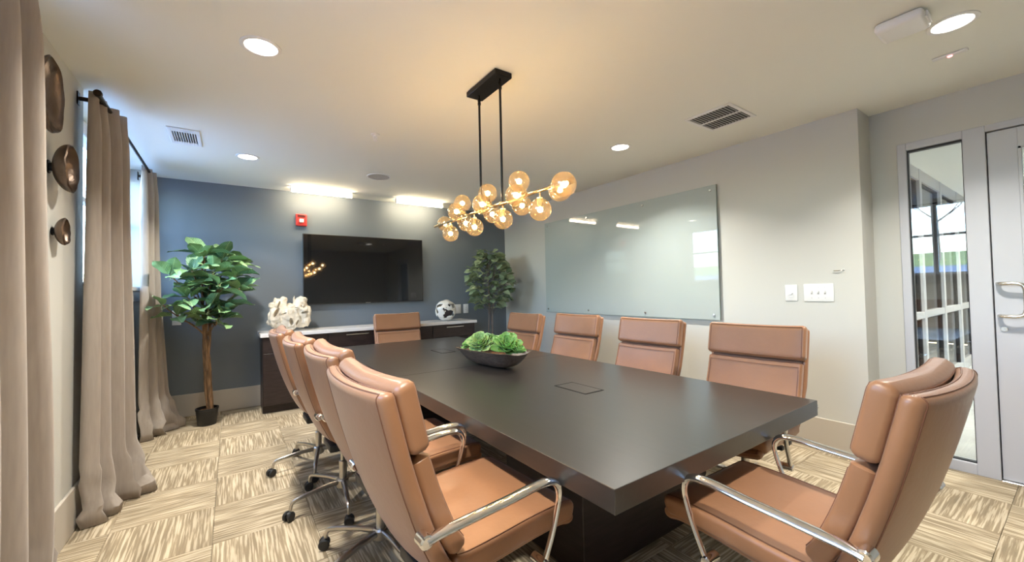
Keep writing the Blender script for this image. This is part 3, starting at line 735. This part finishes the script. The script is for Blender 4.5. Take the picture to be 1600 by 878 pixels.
# pierced round ceramic sculpture
t = thing('pierced_ceramic_orb', 'white round ceramic sculpture with jagged dark holes beside the outlets', 'sculpture', (2.72, 5.72, .928))
bm = newbm(); bmesh.ops.create_icosphere(bm, subdivisions=5, radius=1.0)
kill = []
for f_ in bm.faces:
    n = f_.calc_center_median().normalized()
    q = noise.noise(n*2.3+Vector((3.1, 1.7, .4)))+.35*noise.noise(n*6+Vector((1, 2, 3)))
    if q > -.03 and n.z > -.75 and n.z < .62 and n.y < .5: kill.append(f_)
bmesh.ops.delete(bm, geom=kill, context='FACES')
for v in bm.verts:
    n = v.co.normalized(); d = 1+.07*noise.noise(n*2.2+Vector((5, 5, 5)))
    v.co = Vector((n.x*.165*d, n.y*.13*d, n.z*.162*d+.158))
    if v.co.z < .004: v.co.z = .004
o = build('ceramic_shell', bm, 'white_ceramic', t); sm = o.modifiers.new('s', 'SOLIDIFY'); sm.thickness = .014; sm.offset = -1
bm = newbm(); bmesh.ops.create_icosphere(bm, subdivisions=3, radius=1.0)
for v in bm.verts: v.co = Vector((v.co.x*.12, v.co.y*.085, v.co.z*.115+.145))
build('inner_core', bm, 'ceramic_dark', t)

# ================================================================ CONFERENCE TABLE
TX0, TX1, TY0, TY1, TZ = .967, 2.564, .862, 5.07, .75
tb = thing('conference_table', 'long dark brown rectangular wooden conference table', 'table', ((TX0+TX1)/2, (TY0+TY1)/2, 0))
hx, hy = (TX1-TX0)/2, (TY1-TY0)/2
for s in (-1, 1):
    bm = newbm(); span(bm, -hx, hx, *((-hy, -.0006) if s < 0 else (.0006, hy)), TZ-.08, TZ, .0025, 2)
    build('tabletop', bm, 'table', tb, False)
for s in (-1, 1):
    bm = newbm(); span(bm, -.42, .42, s*1.25-.32, s*1.25+.32, .0, TZ-.08, .004, 1); build('pedestal', bm, 'darkwood', tb, False)
bm = newbm(); span(bm, -.06, .06, -.95, .95, .30, TZ-.08, .004, 1); build('spine_panel', bm, 'darkwood', tb, False)
for (x, y) in ((1.786, 1.865), (1.825, 3.92)):
    cx, cy = x-(TX0+TX1)/2, y-(TY0+TY1)/2
    bm = newbm(); a, b = .078, .14
    for q in ((-a, a, -b, -b+.006), (-a, a, b-.006, b), (-a, -a+.005, -b+.006, b-.006), (a-.005, a, -b+.006, b-.006)): span(bm, cx+q[0], cx+q[1], cy+q[2], cy+q[3], TZ-.002, TZ+.0025, .0005, 1)
    h_ = build('power_hatch', bm, 'black', tb, False)
    bm = newbm(); span(bm, cx-a+.008, cx+a-.008, cy-b+.010, cy+b-.010, TZ-.002, TZ+.0022); build('hatch_lid', bm, 'table', h_, False)
# ---- planter bowl with succulents
pb = thing('dough_bowl_planter', 'long dark wooden dough bowl holding the green succulents on the table', 'bowl', (1.777, 2.875, TZ+.001), 0)
PBR = math.radians(98)
pb.rotation_euler = (0, 0, PBR)
def trough(L, W, Hh, ins=0.0, n=30):
    """closed-bottom trough along local x with raised squarish ends"""
    rows = []
    for i in range(n+1):
        s = -1+2*i/n; e = abs(s)**4.5
        zb = (Hh*.94)*e*.95+.0; w = W*(1-.12*abs(s)**6); rim = Hh*(.97+.05*abs(s)**4)
        row = []
        for j in range(17):
            q = -1+2*j/16; c = abs(q)**3.8
            row.append(Vector((s*L*(1-.06*q*q), w*q*(.74+.26*c), (zb+(rim-zb)*c))))
        rows.append(row)
    return rows
bm = newbm(); R = trough(.365, .150, .138); out = [[bm.verts.new(p) for p in r] for r in R]
inn = [[bm.verts.new((p.x*.955, p.y*.90, min(p.z+.014, p.z*1.0+.014) if abs(p.y) < .10 else p.z)) for p in r] for r in R]
for S, flip in ((out, 0), (inn, 1)):
    for a, b in zip(S, S[1:]):
        for j in range(16): bm.faces.new((a[j], a[j+1], b[j+1], b[j]))
n_ = len(out)
for j in range(16):
    bm.faces.new((out[0][j], out[0][j+1], inn[0][j+1], inn[0][j])); bm.faces.new((out[-1][j], out[-1][j+1], inn[-1][j+1], inn[-1][j]))
for i in range(n_-1):
    bm.faces.new((out[i][0], out[i+1][0], inn[i+1][0], inn[i][0])); bm.faces.new((out[i][16], out[i+1][16], inn[i+1][16], inn[i][16]))
zz = min(v.co.z for v in bm.verts)
for v in bm.verts: v.co.z -= zz
build('wooden_bowl', bm, 'bowlwood', pb)
bm = newbm(); g = []
for i in range(25):
    s = -1+2*i/24; g.append([bm.verts.new((s*.325, q/8*.124*(1-.1*s**4), .110+.012*noise.noise(Vector((s*9, q, 2))))) for q in range(-8, 9)])
for a, b in zip(g, g[1:]):
    for j in range(16): bm.faces.new((a[j], a[j+1], b[j+1], b[j]))
tag(build('soil', bm, 'soil', pb), kind='stuff')
def succ_leaf_mesh(w, l, cup, thick, m):
    bm = newbm(); na, nb = 8, 10; top = []; bot = []
    for i in range(nb+1):
        v = i/nb; ww = w*(math.sin(min(1, v*1.12)*PI*.60+.25)**1.1)*(1 if v < .82 else math.sqrt(max(0, 1-((v-.82)/.18)**2))*.999+.001)
        T_ = []; B_ = []
        for j in range(na+1):
            q = -1+2*j/na; z = cup*q*q*ww/w+.13*l*v*v; th = thick*(1-q*q)*(1-v*.6)
            T_.append(bm.verts.new((q*ww, v*l, z+.001))); B_.append(bm.verts.new((q*ww, v*l, z-th-.0005)))
        top.append(T_); bot.append(B_)
    for S in (top, bot):
        for a, b in zip(S, S[1:]):
            for j in range(na): bm.faces.new((a[j], a[j+1], b[j+1], b[j]))
    for a, b, c, d_ in zip(top, top[1:], bot, bot[1:]):
        bm.faces.new((a[0], b[0], d_[0], c[0])); bm.faces.new((a[-1], b[-1], d_[-1], c[-1]))
    for j in range(na):
        bm.faces.new((top[0][j], top[0][j+1], bot[0][j+1], bot[0][j])); bm.faces.new((top[-1][j], top[-1][j+1], bot[-1][j+1], bot[-1][j]))
    bmesh.ops.recalc_face_normals(bm, faces=bm.faces)
    for f_ in bm.faces: f_.smooth = True
    me = bpy.data.meshes.new('leaf'); bm.to_mesh(me); bm.free(); me.materials.append(M[m]); return me
def rosette(x, y, z, rad, n, m, label, tilt, seed, wid=.42):
    t = thing('succulent', label, 'succulent', (x, y, z), 0, None); t.rotation_euler = (Matrix.Rotation(math.radians(tilt[0]), 4, Vector((-math.sin(math.radians(tilt[1])), math.cos(math.radians(tilt[1])), 0)))).to_euler()
    me = succ_leaf_mesh(wid*.62, 1.0, .13, .07, m); rr = random.Random(seed)
    for k in range(n):
        f = k/n; a = k*2.39996+rr.uniform(-.1, .1); el = math.radians(74-62*f**.75+rr.uniform(-4, 4)); L = rad*(.34+.76*f**.7)*rr.uniform(.93, 1.07)
        m4 = Matrix.Translation((0, 0, .03*(1-f)*rad/.1)) @ Matrix.Rotation(a, 4, 'Z') @ Matrix.Translation((0, rad*.05*f, 0)) @ Matrix.Rotation(el, 4, 'X') @ Matrix.Scale(L, 4)
        link('leaf', me, t, m4)
    bm = newbm(); lathe(bm, [(rad*.10, -.02), (rad*.12, -.005), (0.001, .01)], 12, None, True); build('stem', bm, m, t)
def on_bowl(u, v, z):
    p = Matrix.Rotation(PBR, 4, 'Z') @ Vector((u*.9, v, 0)); return 1.777+p.x, 2.875+p.y, TZ+z
rosette(*on_bowl(-.20, -.005, 0.143), 0.140, 34, 'succ', 'largest bright green open succulent at the right end of the bowl', (38, 250, 0), 1, .46)
rosette(*on_bowl(.115, .035, 0.166), 0.112, 42, 'succ_pale', 'tight pale green succulent rosette left of centre in the bowl', (48, 225, 0), 2, .52)
rosette(*on_bowl(.27, .01, 0.143), 0.095, 26, 'succ', 'small yellow-green succulent at the left end of the bowl', (40, 170, .4), 3, .5)
rosette(*on_bowl(.085, -.075, 0.153), 0.118, 30, 'succ_dark', 'dark green edged succulent leaning behind the pale rosette', (30, -10, 0), 4, .5)
rosette(*on_bowl(-.055, -.075, 0.148), 0.095, 22, 'succ_pale', 'small upright pale succulent at the back centre of the bowl', (15, 240, 0), 5, .45)
rosette(*on_bowl(-.315, -.03, 0.133), 0.073, 20, 'succ', 'smallest green succulent at the far right tip of the bowl', (35, 290, 0), 6, .48)
# ================================================================ CHAIRS
def arc_pad(profile, w, t, bow, bow_top=None, n=6, rend=.02, rc=.45, wf=None, crown=0.0):
    """upholstered slab swept along a side profile (y,z); w half width, t thickness, rounded rectangular section"""
    P = smooth_path([(0, p[0], p[1]) for p in profile], n); K = len(P)
    Ls = [0]
    for a, b in zip(P, P[1:]): Ls.append(Ls[-1]+(b-a).length)
    tot = Ls[-1]; sec = []; c = t*rc
    NF = 10
    def ring(i, ww, tt):
        tan = (P[min(i+1, K-1)]-P[max(i-1, 0)]).normalized(); nrm = Vector((0, tan.z, -tan.y))     # towards the sitter for upward profile
        cc = min(c, tt*.49); pts = []
        for k in range(NF+1):
            x = -ww+cc+(2*ww-2*cc)*k/NF; pts.append((x, tt/2+crown*(1-(x/ww)**2)*min(1, tt/t)))
        for k in range(1, 5):
            a = PI/2-PI/2*k/5; pts.append((ww-cc+cc*math.cos(a), tt/2-cc+cc*math.sin(a)))
        for k in range(0, 5):
            a = -PI/2*k/5; pts.append((ww-cc+cc*math.cos(a), -tt/2+cc+cc*math.sin(a)))
        for k in range(NF+1):
            x = ww-cc-(2*ww-2*cc)*k/NF; pts.append((x, -tt/2))
        for k in range(1, 5):
            a = -PI/2-PI/2*k/5; pts.append((-ww+cc+cc*math.cos(a), -tt/2+cc+cc*math.sin(a)))
        for k in range(0, 5):
            a = PI-PI/2*k/5; pts.append((-ww+cc+cc*math.cos(a), tt/2-cc+cc*math.sin(a)))
        f = Ls[i]/tot; bb = bow if bow_top is None else bow*(1-f)+bow_top*f
        return [P[i]+Vector((px, 0, 0))+nrm*(pn+bb*(px/w)**2) for px, pn in pts]
    out = []
    for i in range(K):
        e = min(Ls[i], tot-Ls[i]); q = 1 if e >= rend else math.sqrt(max(0.0, 1-(1-e/rend)**2))
        W = w*(wf(Ls[i]/tot) if wf else 1); tt = max(t*(.12+.88*q), .004); ww = W-rend*(1-q)*.9
        out.append(ring(i, ww, tt))
    return out
def pad_bm(out, extra_ends=True):
    bm = newbm(); R = [[bm.verts.new(p) for p in r] for r in out]; n = len(R[0])
    for a, b in zip(R, R[1:]):
        for j in range(n): bm.faces.new((a[j], a[(j+1) % n], b[(j+1) % n], b[j]))
    bm.faces.new(R[0][::-1]); bm.faces.new(R[-1]); return bm
def piping_bm(out, idxs, r=.0028, i0=1, i1=-2):
    """welt cord loops: along section index a up one side and index b down the other"""
    bm = newbm(); K = len(out); lo = i0; hi = K+i1
    for a, b in idxs:
        n = len(out[0]); row0 = []; row1 = []
        if a < b: rng = list(range(a, b+1))
        else: rng = list(range(a, b-1, -1))
        pts = [out[i][a] for i in range(lo, hi)]+[out[hi][k] for k in rng]+[out[i][b] for i in range(hi-1, lo, -1)]+[out[lo][k] for k in reversed(rng)]
        tube(bm, pts, r, 5, closed=True)
    return bm
def dens(a, b, k): return [(a[0]+(b[0]-a[0])*i/k, a[1]+(b[1]-a[1])*i/k) for i in range(k+1)]
CHW = .302
shell_prof = [(.455, .425), (.40, .442), (.25, .440), (.08, .430), (-.05, .438), (-.115, .475), (-.155, .54), (-.195, .63), (-.235, .74), (-.270, .86), (-.298, .97), (-.317, 1.05), (-.321, 1.072)]
def off(prof, d):
    r = []
    for i, p in enumerate(prof):
        a = prof[max(i-1, 0)]; b = prof[min(i+1, len(prof)-1)]; t = Vector((b[0]-a[0], b[1]-a[1])).normalized()
        r.append((p[0]+t.y*d, p[1]-t.x*d))
    return r
def mkchair():
    t = thing('office_chair', '', 'chair')
    up = []
    def part(n, bm, m, par=None): return build(n, bm, m, par or t)
    s = arc_pad(shell_prof, CHW, .050, .035, n=5, rend=.022, rc=.48, wf=lambda f: (.90 if f < .35 else .90+.10*min(1, (f-.35)/.35)))
    sh = part('back_shell', pad_bm(s), 'leather')
    part('piping', piping_bm(s, [(0, 10), (20, 30)], .0026, 1, -2), 'seam', sh)
    # head pillow
    hp = off(dens((-.266, .862), (-.317, 1.078), 8), .060); hp[-1] = (hp[-1][0]-.004, hp[-1][1])
    s = arc_pad(hp, CHW+.001, .064, .024, n=3, rend=.024, rc=.28, crown=.005)
    h = part('head_cushion', pad_bm(s), 'leather'); part('piping', piping_bm(s, [(0, 10), (20, 30)], .0026, 2, -3), 'seam', h)
    bp = off([(-.115, .50), (-.155, .56), (-.193, .645), (-.228, .74), (-.262, .852)], .056)
    s = arc_pad(bp, CHW-.012, .060, .024, n=5, rend=.022, rc=.30, crown=.005)
    b = part('back_cushion', pad_bm(s), 'leather'); part('piping', piping_bm(s, [(0, 10), (20, 30)], .0026, 2, -3), 'seam', b)
    sp = [(.45, .487), (.40, .497), (.25, .496), (.1, .487), (-.02, .483), (-.085, .490)]
    s = arc_pad(sp, CHW-.012, .070, .006, n=5, rend=.022, rc=.26, crown=.006)
    c = part('seat_cushion', pad_bm(s), 'leather'); part('piping', piping_bm(s, [(0, 10), (20, 30)], .0026, 2, -3), 'seam', c)
    for sx in (-1, 1):
        x = sx*.337
        path = smooth_path([(x, -.198, .652), (x, -.16, .658), (x, -.06, .664), (x, .10, .672), (x, .22, .681), (x, .285, .676), (x, .316, .648), (x, .320, .60), (x, .292, .51), (x, .258, .435), (x-sx*.004, .245, .408)], 4)
        bm = newbm(); K = len(path); rad = [.0125+.0085*(1 if i < K*.55 else max(0, 1-(i-K*.55)/(K*.12))) for i in range(K)]
        tube(bm, path, rad, 12, flat=(1.0, .62), upv=(1, 0, 0)); ar = part('armrest', bm, 'chrome')
        bm = newbm(); cyl(bm, (sx*.325, -.198, .652), .021, .05, 16, 'X', .005)
        part('arm_fitting', bm, 'chrome', ar); bm = newbm(); cyl(bm, (sx*.315, .243, .405), .019, .07, 16, 'X', .005); part('arm_fitting', bm, 'chrome', ar)
    bm = newbm(); span(bm, -.11, .11, -.10, .13, .345, .395, .012, 2); span(bm, -.25, .25, .06, .10, .385, .408, .004, 1); span(bm, -.25, .25, -.06, -.02, .385, .408, .004, 1)
    me_ = part('tilt_mechanism', bm, 'blackplastic')
    bm = newbm(); tube(bm, [(.10, .05, .37), (.22, .06, .365), (.27, .06, .362)], [.005, .005, .005], 8); tube(bm, [(.255, .06, .362), (.275, .06, .361), (.30, .06, .36)], [.008, .012, .009], 10); part('lever', bm, 'blackplastic', me_)
    bm = newbm(); cyl(bm, (0, 0, .30), .014, .12, 16); cyl(bm, (0, 0, .19), .024, .15, 20, 'Z', .003); cyl(bm, (0, 0, .118), .042, .06, 24, 'Z', .008); part('gas_column', bm, 'steel')
    for k in range(5):
        L = Matrix.Rotation(2*PI*k/5, 4, 'Z')
        path = [L @ Vector(p) for p in smooth_path([(.03, 0, .128), (.12, 0, .128), (.22, 0, .120), (.285, 0, .112), (.312, 0, .100), (.322, 0, .078), (.324, 0, .058)], 4)]
        K = len(path); bm = newbm(); tube(bm, path, [.019-.009*i/(K-1) for i in range(K)], 10, flat=(1, .8)); lg = part('base_leg', bm, 'steel')
        cm = Matrix.Translation(L @ Vector((.334, 0, 0))) @ Matrix.Rotation(2*PI*k/5+.5+k*.9, 4, 'Z')
        bm = newbm()
        for sy in (-.017, .017):
            b0 = len(bm.verts); cyl(bm, (0, sy, .029), .0285, .018, 20, 'Y', .005)
        span(bm, -.016, .016, -.009, .009, .022, .052, .004, 1)
        for v in bm.verts: v.co = cm @ v.co
        cs = part('caster', bm, 'blackplastic', lg)
    return t
def set_tree_z(root, dz, base_rz, lower=0):
    for ch in root.children:
        n = ch.name.split('.')[0]
        if n in ('base_leg',): ch.rotation_euler = (0, 0, base_rz)
        elif n == 'gas_column': pass
        else: ch.location.z += dz - (lower if n == 'armrest' else 0)
proto = mkchair()
# hub x, hub y, facing angle of the sitter (world, radians), seat lift, world angle of one base leg, label
chairs = [
 (.630, 1.446, .05, .014, .0, 'tan leather office chair nearest the viewer on the left side of the table'),
 (.642, 2.175, .02, .025, math.radians(134.4), 'tan leather office chair second from the viewer on the left side'),
 (.610, 2.90, .00, .016, math.radians(191.5), 'tan leather office chair third from the viewer on the left side'),
 (.580, 3.63, .00, .018, math.radians(184.6), 'tan leather office chair farthest along the left side, nearest the root sculpture'),
 (1.682, .545, 1.537, .012, .3, 'tan leather office chair at the near right end of the table, before the glass door'),
 (2.749, 1.336, 3.207, .003, .2, 'tan leather office chair by the light switches, nearest on the right side'),
 (2.772, 2.213, 3.184, .002, .9, 'tan leather office chair second along the right side, under right half of the board'),
 (2.782, 3.124, 3.189, .005, .5, 'tan leather office chair third along the right side, under left half of the board'),
 (2.728, 3.979, 3.158, -.010, .1, 'tan leather office chair farthest along the right side, right of the small tree'),
 (1.816, 5.112, -1.629, -.001, .4, 'tan leather office chair alone at the far end of the table facing the viewer'),
]
for i, (x, y, a, dz, bz, lab) in enumerate(chairs):
    rz = a-PI/2
    o = copy_tree(proto, (x, y, 0), rz, lab, 'office chairs around the conference table')
    set_tree_z(o, dz, bz-rz, .045 if i > 4 else 0)
def kill(o):
    for c in list(o.children): kill(c)
    bpy.data.objects.remove(o, do_unlink=True)
kill(proto)

# ================================================================ TREES INDOORS
def fig_leaf_mesh(L, W, m, droop, fold, seed, blunt=1):
    bm = newbm(); nl, nw = 9, 6; rows = []
    for i in range(nl+1):
        v = i/nl
        ww = W*(math.sin(PI*(v**.72))**.8)*(.55+.6*v) if 0 < v < 1 else .004
        row = []
        for j in range(nw+1):
            q = -1+2*j/nw
            z = fold*abs(q)*ww/W-droop*v*v+.035*L*math.sin(v*13+q*2+seed)*abs(q)
            row.append(bm.verts.new((q*ww, v*L*(1-.06*v), z)))
        rows.append(row)
    for a, b in zip(rows, rows[1:]):
        for j in range(nw): bm.faces.new((a[j], a[j+1], b[j+1], b[j]))
    tube(bm, [(0, -.05*L/.2, -.01), (0, 0, 0), (0, .1*L, -.0015)], [.0025, .0022, .001], 4, caps=False)
    for f_ in bm.faces: f_.smooth = True
    me = bpy.data.meshes.new('leaf'); bm.to_mesh(me); bm.free(); me.materials.append(M[m]); return me
def aim(p, d, roll):
    """leaf local +y along d, +z upward as far as possible"""
    y = d.normalized(); z = Vector((0, 0, 1)); z = (z-y*z.dot(y))
    if z.length < 1e-3: z = Vector((1, 0, 0))
    z.normalize(); x = y.cross(z)
    return Matrix.Translation(p) @ Matrix(((x.x, y.x, z.x, 0), (x.y, y.y, z.y, 0), (x.z, y.z, z.z, 0), (0, 0, 0, 1))) @ Matrix.Rotation(roll, 4, 'Y')
def pot(t, r, h):
    bm = newbm(); lathe(bm, [(r*.80, 0), (r*.84, .005), (r*1.0, h-.02), (r*1.04, h-.018), (r*1.04, h), (r*.95, h), (r*.92, h-.03)], 28, None, True); p_ = build('pot', bm, 'blackplastic', t)
    bm = newbm(); lathe(bm, [(0, h-.025), (r*.5, h-.022), (r*.93, h-.03)], 20); tag(build('soil', bm, 'soil', t), kind='stuff')
rr = random.Random(21)
t1 = thing('fiddle_leaf_fig', 'tall artificial fig tree with large glossy leaves in a black pot by the far curtain', 'tree', (-.215, 5.50, 0))
pot(t1, .10, .18)
for (px, tw, seed) in ((-.035, 1, 1), (.035, -1, 2)):
    bm = newbm(); pts = []
    for i in range(15):
        f = i/14; a = tw*(f*3.6+.3); rad_ = .038*(1-f*.1)
        pts.append((math.cos(a)*rad_*(1.0 if f < .8 else 1+2*(f-.8)), math.sin(a)*rad_, .14+1.62*f))
    tube(bm, smooth_path(pts, 3), [.023-.014*i/42 for i in range(43)], 8); build('trunk', bm, 'bark', t1)
bm = newbm()
for a in range(3): tube(bm, smooth_path([(.01, .0, .14), (.03*math.cos(a*2.1), .03*math.sin(a*2.1), .5), (.03*math.cos(a*2.1+1.6), .03*math.sin(a*2.1+1.6), .9), (.035*math.cos(a*2.1+3), .035*math.sin(a*2.1+3), 1.25)], 5), .013, 7)
build('trunk', bm, 'bark', t1)
fme = [fig_leaf_mesh(.25, .098, 'figleaf', .05, .03, 1), fig_leaf_mesh(.225, .088, 'figleaf', .02, .045, 2), fig_leaf_mesh(.255, .092, 'figleaf', .085, .02, 3)]
# whorl centres relative to the base (x, y, z)
wh0 = [(-.02, -.05, 1.83), (.14, .0, 1.80), (-.28, -.08, 1.60), (-.12, -.14, 1.66), (.06, -.12, 1.64), (.26, -.02, 1.62), (-.20, .08, 1.45), (.30, -.10, 1.46), (.12, -.16, 1.50),
      (-.33, -.12, 1.30), (-.14, -.18, 1.36), (.02, -.14, 1.24), (.16, -.06, 1.27), (-.24, -.02, 1.22), (.22, .10, 1.75), (-.02, .12, 1.55), (-.08, -.04, 1.14), (.08, .02, 1.40), (-.10, -.10, 1.50), (.10, -.10, 1.14)]
wh = [(a, b-(.17 if a < -.18 else 0), c) for a, b, c in wh0]
bm = newbm()
for k, c in enumerate(wh):
    zb = max(.95, c[2]-.32); tube(bm, smooth_path([(c[0]*.06, c[1]*.06, zb), (c[0]*.45, c[1]*.45, zb+.13), (c[0]*.8, c[1]*.8, c[2]-.08), c], 4), .0065, 6)
build('branches', bm, 'bark', t1)
for k, c in enumerate(wh):
    for q in range(8):
        a = q*2*PI/8+rr.uniform(-.3, .3)+k; el = rr.uniform(.1, 1.15) if q % 2 else rr.uniform(-.35, .55)
        d_ = Vector((math.cos(a)*math.cos(el), math.sin(a)*math.cos(el), math.sin(el)))
        d_ = (d_+Vector((c[0], c[1], 0))*.9).normalized()
        p_ = Vector(c)+Vector((0, 0, -.06*(q/8)))+d_*.035
        tip = p_+d_*.24+Vector((-.215, 5.50, 0))
        if tip.y > YB-.05 or tip.x < XL+.10 or (tip.x < -.50 and tip.y > 5.16 and min(tip.y, p_.y+5.5) < 5.8): continue
        link('leaf', fme[rr.randrange(3)], t1, aim(p_, d_, rr.uniform(-.6, .6)) @ Matrix.Scale(rr.uniform(.72, 1.08), 4))
# small tree in the right corner
t2 = thing('small_leafy_tree', 'bushy artificial tree with small grey-green leaves in the right corner', 'tree', (3.40, 5.50, 0))
pot(t2, .12, .22)
for a in (0, 2.1, 4.2):
    bm = newbm(); tube(bm, smooth_path([(.03*math.cos(a), .03*math.sin(a), .18), (.045*math.cos(a+.5), .045*math.sin(a+.5), .6), (.03*math.cos(a+1), .03*math.sin(a+1), 1.0), (.05*math.cos(a+1.4), .05*math.sin(a+1.4), 1.35), (.07*math.cos(a+1.5), .07*math.sin(a+1.5), 1.8)], 5), [.014-.009*i/20 for i in range(21)], 7); build('trunk', bm, 'greybark', t2)
bme2 = [fig_leaf_mesh(.145, .064, 'bushleaf', .02, .012, 1), fig_leaf_mesh(.13, .062, 'bushleaf', .03, .02, 4)]
prof = lambda z: .04+.30*max(0, math.sin(PI*min(1, max(0, (z-1.08)/.98))**.75))**.85
bm = newbm(); tips = []
for k in range(250):
    z = 1.12+.86*((k+.5)/250)**.95; a = k*2.39996; R_ = prof(z)*rr.uniform(.55, 1.0); z += rr.uniform(-.03, .03)
    tips.append((Vector((math.cos(a)*R_, math.sin(a)*R_, z)), a))
for p_, a in tips[::3]: tube(bm, [(p_.x*.1, p_.y*.1, p_.z-.16), (p_.x*.6, p_.y*.6, p_.z-.07), p_], .0028, 4, caps=False)
build('twigs', bm, 'greybark', t2)
for p_, a in tips:
    el = rr.uniform(-.5, .6); d_ = Vector((math.cos(a+rr.uniform(-.6, .6))*math.cos(el), math.sin(a+rr.uniform(-.6, .6))*math.cos(el), math.sin(el)))
    tip = p_+d_*.13
    if tip.y+5.5 > YB-.03 or tip.x+3.4 > XR-.03: continue
    link('leaf', bme2[rr.randrange(2)], t2, aim(p_, d_, rr.uniform(-1.0, 1.0)) @ Matrix.Scale(rr.uniform(.8, 1.2), 4))
